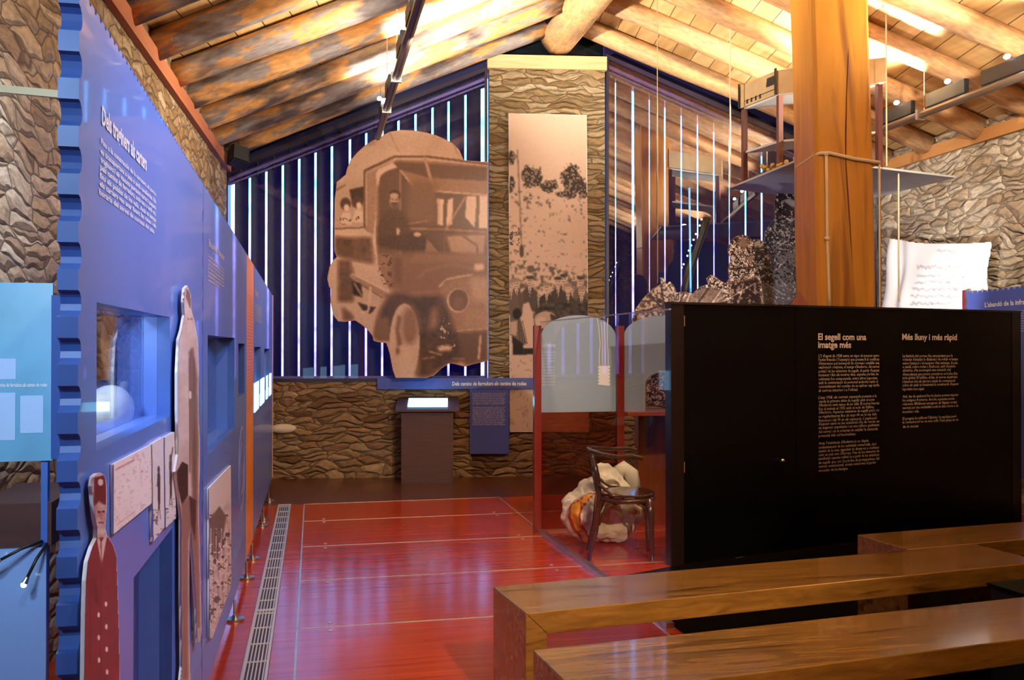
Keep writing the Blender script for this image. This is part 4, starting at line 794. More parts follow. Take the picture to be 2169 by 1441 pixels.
B1 = [("L'1 d'agost de 1928 entra en vigor el conveni entre", 160), ("l'estat francès i l'espanyol que posava fi al conflicte", 160), ("d'interessos pel monopoli de correus i establia una", 160), ("explotació conjunta, al marge d'Andorra, del servei", 160), ("postal i de les emissions de segells. A partir d'aquest", 160), ("moment i fins als nostres dies, aquesta pèrdua de", 158), ("sobirania fou compensada, entre altres aspectes,", 156), ("amb la contractació de personal andorrà i amb el", 156), ("consentiment del costum de no aplicar cap tarifa", 160), ("al correu interior i a l'oficial.", 104), None,
      ("L'any 1928, els correus espanyols posaven a la", 153), ("venda la primera sèrie de segells amb el nom", 147), ("d'Andorra i amb temes de les valls. El correu francès", 160), ("fou el mateix el 1932 amb el nom de Vallées", 146), ("d'Andorra. Aquestes emissions de segells però, no", 160), ("es regularitzaren fins als anys 60 en el cas dels", 153), ("francesos i als 70 en els espanyols. L'explicació", 154), ("d'aquest canvi en les emissions s'ha de cercar en", 160), ("un augment quantitatiu i en una millora qualitativa", 160), ("del servei i en la voluntat de satisfer la demanda", 156), ("potencial dels col·leccionistes.", 98), None,
      ("Avui, l'existència d'Andorra ja no depèn", 132), ("exclusivament de les activitats comercials, sinó", 153), ("també de la seva capacitat de donar-se a conèixer", 160), ("com un país més d'Europa. Una de les maneres de", 160), ("manifestar aquesta realitat és a partir de les emissions", 160), ("de segells que, tot i la pèrdua de protagonisme del", 160), ("correu convencional, encara conserven el poder", 152), ("evocador de les imatges.", 78)]
v0s = [757, 765, 773, 781, 789.5, 797.5, 806, 814, 822, 830.5, 0, 845.5, 853.5, 861.5, 869.5, 877, 885.5, 894, 901.5, 909.5, 918, 926.5, 0, 942.5, 951, 959, 967, 975, 983.5, 991.5, 1000]
tt = MB()
for row, v in zip(B1 + [None], v0s + [0]):
    if row is None:
        tt.build('text_paragraph', mat('tan_text_lit', (.72, .52, .38), .6), sc_); tt = MB(); continue
    (a0, b0), wd = line_width(SF, 1734, v, 1734 + row[1] * .803, v, .002); tt.text(SF, a0, b0, row[0], .030, wd, c=.002, bold=.014, res=1)
B2 = [("La història del correu s'ha caracteritzat per la", 106), ("voluntat d'ampliar la distància i de reduir el temps", 117), ("entre l'emissor i el receptor d'un missatge. A peu,", 117), ("a cavall, sobre rodes i, finalment, amb impulsos", 112), ("elèctrics, s'ha aconseguit una sensació real", 102), ("d'immediatesa que permet convertir-se en la idea d'un", 116), ("món global. El telèfon, el fax, el correu electrònic", 116), ("i Internet són els darrers canals de comunicació", 112), ("sobre els quals es fonamenta la construcció d'aquest", 118), ("hipotètic nou espai.", 46), None,
      ("Així, des de qualsevol lloc la tècnica permet superar", 118), ("les antigues fronteres. Ara bé, aquestes noves", 110), ("relacions difícilment atorgaran els lligams creats", 115), ("marcats per una continuïtat social de dies i hores o de", 118), ("mentides i olla.", 35), None, ("El progrés ha millorat l'eficàcia i la rapidesa però", 114), ("la comunicació no va més enllà d'una plaça en un", 118), ("dia de mercat.", 34)]
v0s = [757, 764.5, 772.5, 780, 787.5, 796, 803.5, 811.5, 819, 827.5, 0, 843, 851, 859, 867, 875.5, 0, 890, 897.5, 907]
tt = MB()
for row, v in zip(B2 + [None], v0s + [0]):
    if row is None:
        tt.build('text_paragraph', MATS['tan_text_lit'], sc_); tt = MB(); continue
    (a0, b0), wd = line_width(SF, 1912, v, 1912 + row[1], v, .002); tt.text(SF, a0, b0, row[0], .030, wd, c=.002, bold=.014, res=1)
# ================================================================== BIG POST
r_ = ray(1735, 600); P0 = np.array([r_[0] / r_[1] * 6.32, 6.32, 0]); PF = Fr(P0, ex); wpst = PF.px(1858, 600)[0]
pr = MB(); zt_ = roofz(P0[0] + .5) - .05; V = []
n_ = 24
for i in range(n_ + 1):
    z = zt_ * i / n_; lean = -.022 * (z - 1.7); jit = lambda s_: .006 * math.sin(z * 2.3 + s_)
    for a, b in ((0, 0), (wpst, 0), (wpst, wpst), (0, wpst)):
        c_in = .025
        for (da, db) in (((c_in, 0), (0, c_in)) if (a == 0 and b == 0) else ((0, c_in), (-c_in, 0)) if (b == 0) else ((0, -c_in), (-c_in, 0))[::-1] if a else ((0, -c_in), (c_in, 0))):
            q_ = P0 + ex * (a + da + lean + jit(a * 3)) + en * (b + db + jit(b * 2 + 1)); V.append((q_[0], q_[1], z))
# order ring by angle
ctr = P0 + ex * wpst / 2 + en * wpst / 2; ang = sorted(range(8), key=lambda k: math.atan2(V[k][1] - ctr[1], V[k][0] - ctr[0]))
V2 = [V[i * 8 + k] for i in range(n_ + 1) for k in ang]
V2 = V2[:n_ * 8] + [(p[0], p[1], roofz(p[0]) + .09) for p in V2[n_ * 8:]]
pr.add(V2, [(i * 8 + k, i * 8 + (k + 1) % 8, (i + 1) * 8 + (k + 1) % 8, (i + 1) * 8 + k) for i in range(n_) for k in range(8)] + [tuple(range(8)), tuple(range(n_ * 8, n_ * 8 + 8))])
post = pr.build('timber_post', POSTM); tag(post, 'thick orange squared timber post behind the black screen, tied with a rope', 'post')
ck = MB(); pts_ = [PF.w(*PF.px(u, v, .0005), .0005) for u, v in ((1798, 60), (1797, 120), (1794, 200), (1792, 280), (1792, 340), (1797, 420), (1802, 500), (1806, 580), (1804, 645))]
pts_ = [p + en * .004 + ex * 0 for p in pts_]; ck.tube(pts_, [.002, .006, .004, .006, .004, .006, .006, .007, .005], 6); ck.build('crack', mat('crack_dark', (.12, .03, .01), .8), post)
def pp(u, v, c=.012):
    a, b = PF.px(u, v, c); return PF.w(a, b, c)
zr = pp(1750, 326)[2]
rp_ = MB(); ring = [PF.w(-.015, zr - .02, -wpst * .9), PF.w(-.016, zr - .015, -wpst * .5), PF.w(-.016, zr + .0, -.05), PF.w(.01, zr + .004, .012), PF.w(.08, zr + .006, .014), PF.w(wpst * .6, zr - .035, .014), PF.w(wpst + .012, zr - .06, .010), PF.w(wpst + .012, zr - .07, -wpst * .9)]
rp_.tube(ring, .014, 8); k0 = pp(1750, 326, .018); hang = [k0, pp(1751, 400), pp(1752, 500), pp(1754, 560), pp(1756, 620), pp(1757, 655)]; rp_.tube(hang, .012, 8)
for p in (k0, pp(1752, 505, .018)): rp_.ball(p, .020, n=6)
rp_.tube([PF.w(wpst + .02, zr - .06, 0), PF.w(wpst + .02, zr - 1.0, .0), PF.w(wpst + .02, .9, .0)], .008, 8)
tag(rp_.build('rope', ROPE, smooth=True), 'pale knotted rope tied around the orange timber post and hanging down its face', 'rope')
# ================================================================== HANGING PLATFORM WITH SHELF
ZP = 3.0
A, B, C_, D = [fl(u, v, ZP) for u, v in ((1545, 400), (1698, 338), (2025, 377), (1796, 433))]
m_ = MB(); V = [A, B, C_, D]; V = V + [v + np.array([0, 0, .018]) for v in V]; m_.add(V, [(0, 1, 2, 3), (4, 7, 6, 5), (0, 4, 5, 1), (1, 5, 6, 2), (2, 6, 7, 3), (3, 7, 4, 0)])
pf = thing('hanging_platform', (A + B + C_ + D) / 4, 'large thin grey board hanging flat on ropes behind the timber post', 'platform')
m_.build('board', GREYB, pf)
for (u, v, v2) in ((1535, 0, 393), (1872, 0, 352)):
    p_ = fl(u + (12 if u < 1600 else 6), v2, ZP + .01); 
    MB().tube([p_, (p_[0], p_[1], roofz(p_[0]) + .08)], .006, 6).build('hanging_rope', ROPE, pf)
p_ = fl(1903, 366, ZP); MB().tube([p_, p_ + np.array([0, 0, -1.15])], .008, 6).build('rope_tail', ROPE, pf)
# shelf
Q2 = fl(1652, 372, ZP + .03); Q1 = fl(1577, 392, ZP + .03); Q3 = fl(1862, 356, ZP + .03)
ydir = (Q1 - Q2) / np.linalg.norm(Q1 - Q2); xdir = (Q3 - Q2) / np.linalg.norm(Q3 - Q2); ly = np.linalg.norm(Q1 - Q2); lx = np.linalg.norm(Q3 - Q2)
sh = thing('metal_shelf', (Q1[0] * .5 + Q3[0] * .5, Q1[1] * .5 + Q3[1] * .5, ZP + .019), 'open brown shelf rack with grey boards standing on the hanging platform', 'shelf')
def zat(u, v, x, y):   # height where the pixel ray passes over ground point
    r = ray(u, v); return H + r[2] * math.hypot(x, y) / math.hypot(r[0], r[1])
ztop = zat(1652, 178, Q2[0], Q2[1]); zmid = zat(1580, 325, Q1[0], Q1[1]); zhi = zat(1580, 232, Q1[0], Q1[1])
SHM = mat('shelf_post_paint', (.09, .025, .018), .4)
R4 = [Q1, Q2, Q3, Q3 + ydir * ly]
for q_ in R4: MB().box((q_[0], q_[1], (ZP + .019 + zhi) / 2), (.045, .045, zhi - ZP - .019)).build('upright', SHM, sh)
for z in (zmid, zhi):
    V = [np.array([q_[0], q_[1], z]) for q_ in (Q1, Q2, Q3, Q3 + ydir * ly)]; V += [v + np.array([0, 0, .02]) for v in V]
    mb = MB(); mb.add(V, [(0, 1, 2, 3), (4, 7, 6, 5), (0, 4, 5, 1), (1, 5, 6, 2), (2, 6, 7, 3), (3, 7, 4, 0)]); mb.build('shelf_board', GREYB, sh)
# tan crate on the top shelf
TAN = mat('tan_card', (.36, .25, .13), .6, var=(.9, (8, 8, 8)))
cx0 = Q2 + ydir * .02 - xdir * .02; bx = thing('cardboard_box', (cx0[0] + xdir[0] * .45, cx0[1] + ydir[1] * ly / 2, zhi + .021), 'tan vented box with black slots on top of the shelf rack', 'box')
zb0 = zhi + .021; zb1 = zat(1655, 150, Q2[0], Q2[1]); zb1 = max(zb1, zb0 + .22)
FX = Fr((cx0 + ydir * (ly + .02)) * np.array([1, 1, 0]), -ydir)  # side face towards -x
nn = FX.n
V = [cx0 + ydir * (ly + .02), cx0, cx0 + xdir * .95, cx0 + xdir * .95 + ydir * (ly + .02)]; V = [np.array([v[0], v[1], zb0]) for v in V] + [np.array([v[0], v[1], zb1]) for v in V]
mb = MB(); mb.add(V, [(0, 1, 2, 3), (4, 7, 6, 5), (0, 4, 5, 1), (1, 5, 6, 2), (2, 6, 7, 3), (3, 7, 4, 0)]); mb.build('body', TAN, bx)
LL = ly + .02; sl = MB()
for i in range(5): a = LL * (.74 + i * .042); h_ = zb1 - zb0; sl.add([FX.w(a, zb0 + h_ * .45, .004), FX.w(a + .02, zb0 + h_ * .45, .004), FX.w(a + .035, zb0 + h_ * .82, .004), FX.w(a + .015, zb0 + h_ * .82, .004)], [(0, 1, 2, 3)])
sl.fbox(FX, LL * .15, LL * .97, zb0 + (zb1 - zb0) * .22, zb0 + (zb1 - zb0) * .245, .002, .005)
for i in range(4): sl.fbox(FX, LL * (.2 + .12 * i), LL * (.24 + .12 * i), zb0 + .02, zb0 + .06, .002, .005)
sl.build('slots', BLACK, bx)
for a in (0.0, LL): MB().fbox(FX, a - .012, a + .012, zb0, zb1 + .02, .0, .012).build('corner_edge', DKMETAL, bx)
# little gilded pieces on the platform edge
GOLD = mat('old_gold', (.5, .32, .08), .4, .4, var=(.5, (30, 30, 30)))
for i, (u, v, lb) in enumerate(((1632, 356, 'small gilded clockwork piece on the platform edge by the front shelf upright'), (1672, 349, 'small gilded ornament on the platform beside the timber post'))):
    p_ = fl(u, v, ZP + .05); p_ = fl(u, v + 6, ZP + .06); g_ = MB(); rr = np.random.default_rng(i)
    for k in range(9): c_ = p_ + np.array([rr.uniform(-.07, .07), rr.uniform(-.05, .05), rr.uniform(.0, .05)]); g_.ball(c_, .022, n=4); g_.tube([c_, p_ + np.array([0, 0, .0])], .008, 5)
    tag(g_.build('gilded_piece', GOLD, smooth=True), lb, 'ornament')
p_ = fl(1600, 381, ZP + .05); bb = MB().box((p_[0] + .05, p_[1] - .06, ZP + .055), (.16, .32, .07), bev=.01); tag(bb.build('dark_case', mat('dark_case_mat', (.05, .035, .025), .6)), 'flat dark case on the platform between the shelf uprights', 'case')
# ================================================================== LIGHT RAILS
def rail(name, u0, v0, u1, v1, X, zmul, label, ys):
    pa = hit(u0, v0, (X, 0, 0), (1, 0, 0)); z = pa[2]; y_end = pa[1]
    root = thing(name, (X, y_end / 2, z), label, 'light rail'); MB().tube([(X, y_end, z), (X, -3.5, z)], .034, 14).build('pipe', mat('rail_brown', (.10, .07, .05), .35, .5), root)
    for y in ys:
        MB().tube([(X, y, z + .03), (X, y, roofz(X) + .06)], .004, 6).build('hanging_cable', mat('pale_cable', (.8, .78, .75), .5), root)
        mb = MB(); mb.box((X, y + .05, z), (.085, .03, .085)); mb.build('clamp', METAL, root)
    return z, y_end
def flood(X, y, z, label, L=.36, group=None):
    root = thing('floodlight', (X, y, z), label, 'floodlight', group)
    mb = MB(); mb.box((X, y, z + .062), (.045, L, .12), bev=.005); mb.build('housing', BLACK, root)
    mb = MB(); mb.ball((X - .03, y - L * .1, z + .150), (.022, .03, .02)); mb.build('bulb', mat('cool_bulb', (.7, .8, 1), .3, emit=(.75, .85, 1), es=14), root)
    MB().tube([(X + .03, y + L * .4, z + .13), (X + .03, y + L * .4, z + .008)], .005, 6).build('bracket', METAL, root)
XR = 5.3; zR, yR = rail('light_rail', 1862, 277, 2169, 140, XR, 1, 'long brown pipe rail with floodlights hung along the right side of the room', (8.45, 7.11, 2))
for u, v, lb in ((1898, 250, 'farthest black floodlight on the right rail, next to the timber post'), (2005, 200, 'middle black floodlight on the right rail'), (2130, 150, 'nearest black floodlight on the right rail, at the picture edge')):
    p_ = hit(u, v, (XR, 0, 0), (1, 0, 0)); flood(XR, p_[1], zR + .036, lb, .5)
XL = .66; zL, yL = rail('light_rail', 800, 291, 895, 0, XL, 1, 'slender dark pipe rail running from the bus cutout up out of the picture', (8.4, 7.4))
for u, v, lb in ((812, 190 + 55, 'lowest black floodlight on the left rail, above the bus cutout'), (826, 170, 'second black floodlight up the left rail'), (852, 110, 'third black floodlight up the left rail'), (873, 40, 'topmost black floodlight in view on the left rail')):
    p_ = hit(u, v + 14, (XL, 0, 0), (1, 0, 0)); flood(XL - .01, p_[1], zL + .036, lb, .34)
# free hanging wires under the roof
for u, v0, v1, Yd, lb in ((1393, 160, 600, 8.2, 'thin vertical wire hanging before the right window'),):
    a = hit(u, v1, (0, Yd, 0), (0, 1, 0)); tag(MB().tube([a, (a[0], a[1], roofz(a[0]) + .08)], .004, 6).build('hanging_wire', mat('brass_wire', (.4, .28, .15), .5)), lb, 'wire')
# ================================================================== POST-OFFICE BOOTH
BY = 6.93; BFm = Fr((1.715, BY, 0), (math.cos(math.radians(-1.5)), math.sin(math.radians(-1.5)), 0))
bt_ = thing('counter_booth', (2.6, BY, 0), 'glass post office booth with arched frosted blue panels and red posts', 'booth')
def bp(u, v, c=0): return BFm.px(u, v, c)
x1 = bp(1145, 800)[0]; x2 = bp(1305, 800)[0]; x3 = bp(1320, 800)[0]; x4 = x3 + (x2 - x1); x5 = x4 + .05; x6 = x5 + (x2 - x1)
zt1 = bp(1138, 690)[1]
for xa, xb in ((x1 - .055, x1), (x2, x3), (x4, x5)): MB().fbox(BFm, xa, xb, 0, zt1, -.03, .03).build('post', REDPOST, bt_)
FROST = mat('frosted_blue', (.27, .34, .42), .5, var=(.95, (1, 1, 1)), alpha=.975); zf0 = bp(1220, 873)[1]; zft = bp(1225, 668)[1]; zsh = bp(1147, 712)[1] + .0
def arch(xa, xb, z0, zs, zt_, n=24):
    c = (xa + xb) / 2; r = (xb - xa) / 2; return [(xa, z0), (xb, z0), (xb, zs)] + [(c + r * math.cos(math.pi * k / n), zs + (zt_ - zs) * math.sin(math.pi * k / n)) for k in range(1, n)] + [(xa, zs)]
zs = zft - .17
MB().prism(BFm, arch(x1 + .004, x2 - .004, zf0, zs, zft), -.005, .005).build('frosted_arch', FROST, bt_)
wa, wb = bp(1368, 868)[0], bp(1368, 868)[0] + .27; wz0 = zf0 + .012; wzt = bp(1390, 790)[1]
hole_ = arch(wa, wb, wz0, wzt - .1, wzt)[::-1]
MB().prism(BFm, arch(x3 + .004, x4 - .004, zf0, zs, zft), -.005, .005, holes=[hole_]).build('frosted_arch', FROST, bt_)
ho = arch(wa - .008, wb + .008, wz0 - .004, wzt - .1, wzt + .008); MB().prism(BFm, ho, .004, .009, holes=[hole_]).build('ticket_window_rim', mat('gilt_rim', (.6, .42, .16), .3, .8), bt_)
MB().fbox(BFm, x1, x2, .02, zf0, -.004, .004).build('lower_glass', GLASSR, bt_)
m_ = MB(); m_.fbox(BFm, x3 - .0, x5 + .1, zf0 - .03, zf0, -.2, .12); m_.build('counter_top', wood('counter_wood', (.30, .05, .02), (.40, .08, .03), (2, 20, 20), .3, .4), bt_)
MB().fbox(BFm, x3 + .16, x5 + .1, 0, zf0 - .03, -.19, -.10).build('counter_front', wood('counter_panel', (.22, .05, .015), (.33, .09, .025), (20, 20, 1.5), .35, .3), bt_)
c0_ = bp(1378, 900)[0]; m_ = MB(); m_.prism(Fr(BFm.w(c0_, 0, -.10), (0, -1, 0)), [(0, zf0 - .03), (.2, zf0 - .03), (.19, zf0 - .08), (.1, zf0 - .14), (.06, zf0 - .27), (0, zf0 - .30)], -.02, .02); m_.build('bracket', CHAIRM, bt_)
t_ = MB()
for i, s_ in enumerate(('La finestreta', '')):
    if s_: (a0, b0), wd = line_width(BFm, 1149, 735, 1177, 735, .007); t_.text(BFm, a0, b0, s_, .045, wd, c=.0065, bold=.02)
for i, s_ in enumerate(("L'oficina de correus", "era el lloc on la gent", "anava a buscar les", "cartes i els paquets", "cada dia.", "El funcionari pesava", "i segellava els enviaments", "i cobrava les taxes", "a la finestreta.", "Els carters rurals", "sortien de matinada", "amb la saca plena")):
    (a0, b0), wd = line_width(BFm, 1148, 748 + i * 6.3, 1178 - (i * 5 % 4) - (16 if i == 4 else 0), 748, .007); t_.text(BFm, a0, b0, s_, .026, wd, c=.0065, bold=.012, res=1)
t_.build('panel_text', mat('pale_text', (.52, .55, .60), .6), bt_)
# printed pen nibs and stamp strip on the arch
WH = mat('print_white', (.80, .72, .68), .6); m_ = MB(); u_ = 1279
o_ = []
for k in range(6): v = 775 + k * 7.4; o_ += [(1292, v), (1292, v + 4), (1289, v + 5.5)]
o_ += [(1292, 818)]
for k in range(6): v = 815 - k * 7.0; o_ += [(1267, v), (1267, v - 3.5), (1270, v - 5)]
m_.prism(BFm, [bp(u, v, .006) for u, v in o_][::-1], .0055, .0065)
for k in range(4):
    pts_ = [(1270 + k * 6, 776), (1269 + k * 6.3, 750), (1271 + k * 5.2, 730), (1269 + k * 5.8, 705), (1268 + k * 6, 692), (1265 + k * 7.5, 674 if k in (0, 3) else 682)]
    m_.tube([BFm.w(*bp(u, v, .007), .007) for u, v in pts_], .004, 5)
m_.build('printed_figure', WH, bt_)
# side glass with metal foot rail
GFm = Fr((1.715 + .02, BY - .03, 0), (1.800 - 1.735, 4.42 - (BY - .03), 0)); gl_ = math.hypot(.065, BY - .03 - 4.42)
MB().fbox(GFm, .0, gl_, .03, 1.64, -.005, .005).build('side_glass', GLASSB, bt_)
MB().fbox(GFm, .0, gl_, 0, .028, -.022, .022).build('foot_rail', METAL, bt_)
MB().fbox(GFm, .0, gl_, 1.64, 1.648, -.006, .006).build('glass_top_edge', mat('glass_rim', (.5, .5, .45), .3, alpha=.5), bt_)
# ------------------------------------------------------------------ bentwood armchair
cf = fl(1312, 1172); chx, chy = 2.10, 6.02; th = math.radians(-16)
fw = np.array([math.cos(th), math.sin(th), 0]); sdv = np.array([-math.sin(th), math.cos(th), 0]); ch = thing('bentwood_armchair', (chx, chy, 0), 'dark bentwood armchair with slatted back behind the booth glass', 'chair')
cp = lambda f_, s_, z: np.array([chx, chy, 0]) + fw * f_ + sdv * s_ + np.array([0, 0, z])
n_ = 28; ring_ = [cp(.02 + .20 * math.cos(2 * math.pi * k / n_), .20 * math.sin(2 * math.pi * k / n_) * (1 + .06 * math.cos(2 * math.pi * k / n_)), 0) for k in range(n_)]
mb = MB(); V = [r + np.array([0, 0, z]) for z, s_ in ((.432, 1), (.450, 1)) for r in ring_]; mb.add(V, [tuple(reversed(range(n_))), tuple(range(n_, 2 * n_))] + [(k, (k + 1) % n_, (k + 1) % n_ + n_, k + n_) for k in range(n_)]); so = mb.build('seat', CHAIRM, ch); bv = so.modifiers.new('b', 'BEVEL'); bv.width = .005
mb = MB(); mb.tube([cp(.02 + .185 * math.cos(2 * math.pi * k / n_), .185 * math.sin(2 * math.pi * k / n_), .408) for k in range(n_ + 1)], .020, 8); mb.build('seat_ring', CHAIRM, ch, smooth=True)
for s_ in (-1, 1):
    MB().tube([cp(.17, s_ * .14, .42), cp(.18, s_ * .15, .32), cp(.185, s_ * .155, .15), cp(.19, s_ * .16, 0)], [.024, .024, .018, .014], 10).build('leg', CHAIRM, ch, smooth=True)
    MB().tube([cp(-.24, s_ * .16, 0), cp(-.19, s_ * .155, .2), cp(-.165, s_ * .15, .42), cp(-.18, s_ * .15, .58), cp(-.215, s_ * .15, .71)], [.014, .018, .020, .018, .018], 10).build('leg', CHAIRM, ch, smooth=True)
    MB().tube([cp(.17, s_ * .14, .27), cp(.14, s_ * .13, .36), cp(.07, s_ * .14, .40)], .010, 8).build('brace', CHAIRM, ch, smooth=True)
    MB().tube([cp(-.17, s_ * .15, .24), cp(-.12, s_ * .15, .36), cp(-.02, s_ * .15, .40)], .010, 8).build('brace', CHAIRM, ch, smooth=True)
    MB().tube([cp(-.17, s_ * .17, .52), cp(-.08, s_ * .20, .45), cp(.0, s_ * .2, .44)], .011, 8).build('arm_brace', CHAIRM, ch, smooth=True)
arm = [cp(.12, -.235, .705), cp(.05, -.25, .72), cp(-.05, -.24, .715), cp(-.15, -.20, .725), cp(-.215, -.12, .735), cp(-.235, 0, .74), cp(-.215, .12, .735), cp(-.15, .20, .725), cp(-.05, .24, .715), cp(.05, .25, .72), cp(.12, .235, .705)]
mb = MB(); 
Va = []
for i, p_ in enumerate(arm):
    d_ = arm[min(i + 1, 10)] - arm[max(i - 1, 0)]; d_ /= np.linalg.norm(d_); o2 = np.array([d_[1], -d_[0], 0]); 
    hw = .030 if 2 < i < 8 else .034
    for a_, b_ in ((-hw * .6, -.014), (hw * .6, -.014), (hw * .6, .014), (-hw * .6, .014)): Va.append(p_ + o2 * a_ + np.array([0, 0, b_]))
mb.add(Va, [(i * 4 + k, i * 4 + (k + 1) % 4, i * 4 + 4 + (k + 1) % 4, i * 4 + 4 + k) for i in range(10) for k in range(4)] + [(3, 2, 1, 0), (40, 41, 42, 43)]); ar = mb.build('arm_rail', CHAIRM, ch, smooth=False); bv = ar.modifiers.new('b', 'BEVEL'); bv.width = .008; bv.segments = 2
for z0, z1, nm in ((.60, .70, 'back_band'),):
    mb = MB(); P_ = [cp(-.195 - .035 * math.cos(t_ * 1.2), .16 * t_, z0 + (z1 - z0) * j) + fw * .012 * k for t_ in np.linspace(-1, 1, 9) for j in (0, 1) for k in (0, 1)]
    mb.add(P_, [(i * 4 + a_, i * 4 + b_, i * 4 + 4 + b_, i * 4 + 4 + a_) for i in range(8) for a_, b_ in ((0, 1), (1, 3), (3, 2), (2, 0))] + [(0, 2, 3, 1), (32, 33, 35, 34)]); mb.build(nm, CHAIRM, ch)
for s_ in (-.075, -.04, 0, .04, .075): MB().tube([cp(-.185, s_ * 1.1, .24), cp(-.175, s_, .42), cp(-.215, s_, .62)], .009, 6).build('back_slat', CHAIRM, ch, smooth=True)
MB().tube([cp(-.185, -.15, .24), cp(-.18, .15, .24)], .014, 8).build('lower_rail', CHAIRM, ch, smooth=True)
# ------------------------------------------------------------------ mail sack
sk = thing('mail_sack', (2.09, 6.50, 0), 'slumped white canvas sack with an orange and red stripe behind the armchair', 'sack')
nu, nv = 72, 40; V = []; U_ = []
for j in range(nv + 1):
    t_ = j / nv; th_ = math.pi * t_
    for i in range(nu):
        a = 2 * math.pi * i / nu; r = math.sin(th_) ** .7; wr = 1 + .07 * math.sin(3 * a + 4 * t_) + .05 * math.sin(7 * a - 6 * t_ + 1) + .035 * math.sin(13 * a + 9 * t_) + .03 * math.sin(17 * t_ + 3 * a)
        x = .30 * r * math.cos(a) * wr; y_ = .20 * r * math.sin(a) * wr; z = .235 + .235 * math.cos(th_) * (1 + .06 * math.sin(4 * a))
        lean = max(0, math.cos(a + math.pi)) * .0; z += .10 * max(0, math.cos(th_)) ** 1 * math.cos(a - .3) ; z = max(.0, z); x += -.05 * (z / .4); V.append((2.10 + x, 6.47 + y_, z)); U_.append((a, t_, x))
fs = [(j * nu + i, (j + 1) * nu + i, (j + 1) * nu + (i + 1) % nu, j * nu + (i + 1) % nu) for j in range(nv) for i in range(nu)]
SACK = mat('canvas', (.66, .60, .48), .85, bump=(1.0, (14, 14, 14)), var=(.86, (7, 7, 7)))
mb = MB(); mb.add(V, fs)
for q_, f_ in enumerate(fs):
    j_, i_ = divmod(q_, nu); ii = (i_ - 42 - (max(0, 14 - j_) // 2)) % nu
    if 3 <= j_ <= 36: mb.m[q_] = 1 if ii in (1, 2, 3) else 2 if ii in (0, 4) else 0
sb_ = mb.build('body', [SACK, mat('orange_stripe', (.85, .38, .04), .8), mat('red_stripe', (.45, .04, .02), .8)], sk, smooth=True)
tx_ = bpy.data.textures.new('folds', 'CLOUDS'); tx_.noise_scale = .11; tx_.noise_depth = 2; ss_ = sb_.modifiers.new('sub', 'SUBSURF'); ss_.levels = 1; ss_.render_levels = 1; dm_ = sb_.modifiers.new('folds', 'DISPLACE'); dm_.texture = tx_; dm_.strength = .07; dm_.mid_level = .62
def sackpt(a, t_, k=1.02):
    th_ = math.pi * t_; r = math.sin(th_) ** .7; wr = 1 + .07 * math.sin(3 * a + 4 * t_) + .05 * math.sin(7 * a - 6 * t_ + 1) + .035 * math.sin(13 * a + 9 * t_) + .03 * math.sin(17 * t_ + 3 * a)
    x = .30 * r * math.cos(a) * wr * k; y_ = .20 * r * math.sin(a) * wr * k; z = .235 + .235 * math.cos(th_) * (1 + .06 * math.sin(4 * a)) * k; z += .10 * max(0, math.cos(th_)) * math.cos(a - .3); z = max(.004, z); return (2.09 + x - .05 * (z / .4), 6.50 + y_, z)
for nm, w0, w1_, mm_ in ():
    mb = MB(); n2 = 40; ac = 3.75; tt_ = np.linspace(.10, .86, n2); Vs = [p for t_ in tt_ for p in (sackpt(ac + w0 + .35 * (t_ < .3) * (.3 - t_) * 5, t_, 1.03), sackpt(ac + w1_ + .35 * (t_ < .3) * (.3 - t_) * 5, t_, 1.03))]
    mb.add(Vs, [(2 * i, 2 * i + 1, 2 * i + 3, 2 * i + 2) for i in range(n2 - 1)]); mb.build(nm, mm_, sk, smooth=True)
mb = MB(); mb.tube([sackpt(.3, .22, .95), np.array(sackpt(.3, .22, .95)) + np.array([.05, -.01, .05]), np.array(sackpt(.3, .22, .95)) + np.array([.10, -.02, .0]), np.array(sackpt(.2, .4, 1.)) + np.array([.04, -.03, .0])], [.06, .05, .06, .03], 10); mb.build('neck', SACK, sk, smooth=True)
# ================================================================== HORSE AND RIDER CUTOUTS
HA = Fr((0, 8.05, 0), ex)
horse = [(1347, 700), (1338, 682), (1346, 655), (1362, 632), (1382, 612), (1400, 602), (1398, 588), (1406, 588), (1412, 602), (1419, 596), (1428, 606), (1433, 620), (1450, 618), (1468, 622), (1482, 608), (1500, 602), (1496, 590), (1506, 582), (1516, 586), (1528, 596), (1538, 600), (1546, 588), (1542, 572), (1548, 548), (1541, 532), (1548, 510), (1560, 500), (1574, 497), (1588, 502), (1596, 515), (1600, 532), (1598, 552), (1612, 590), (1618, 640), (1618, 860), (1360, 860), (1352, 760)]
q = Paint(1336, 494, 1620, 862, 1.1, .34); q.noise(40, .25, 80); q.speck(.57, 3.2, .85, 81); q.speck(.57, 5, .04, 82); q.speck(.66, 2.6, 1.0, 87); q.noise(4, .25, 83)
q.poly([(1362, 632), (1400, 602), (1424, 605), (1432, 640), (1420, 680), (1370, 690), (1350, 665)], .38, 4); q.speck(.52, 4, .8, 84, mask=pip(q.U, q.V, [(1350, 690), (1350, 640), (1400, 602), (1428, 605), (1425, 690)])); q.ell(1398, 638, 5, 4, .03, 1); q.ell(1346, 681, 5, 7, .3, 1); q.line([(1364, 660), (1425, 640)], 3, .08); q.line([(1400, 600), (1408, 660)], 2.5, .1)
q.poly([(1440, 625), (1470, 620), (1490, 610), (1530, 615), (1540, 650), (1535, 662), (1450, 662)], .58, 4); q.noise(5, .3, 85, mask=pip(q.U, q.V, [(1440, 620), (1540, 615), (1540, 662), (1450, 662)]))
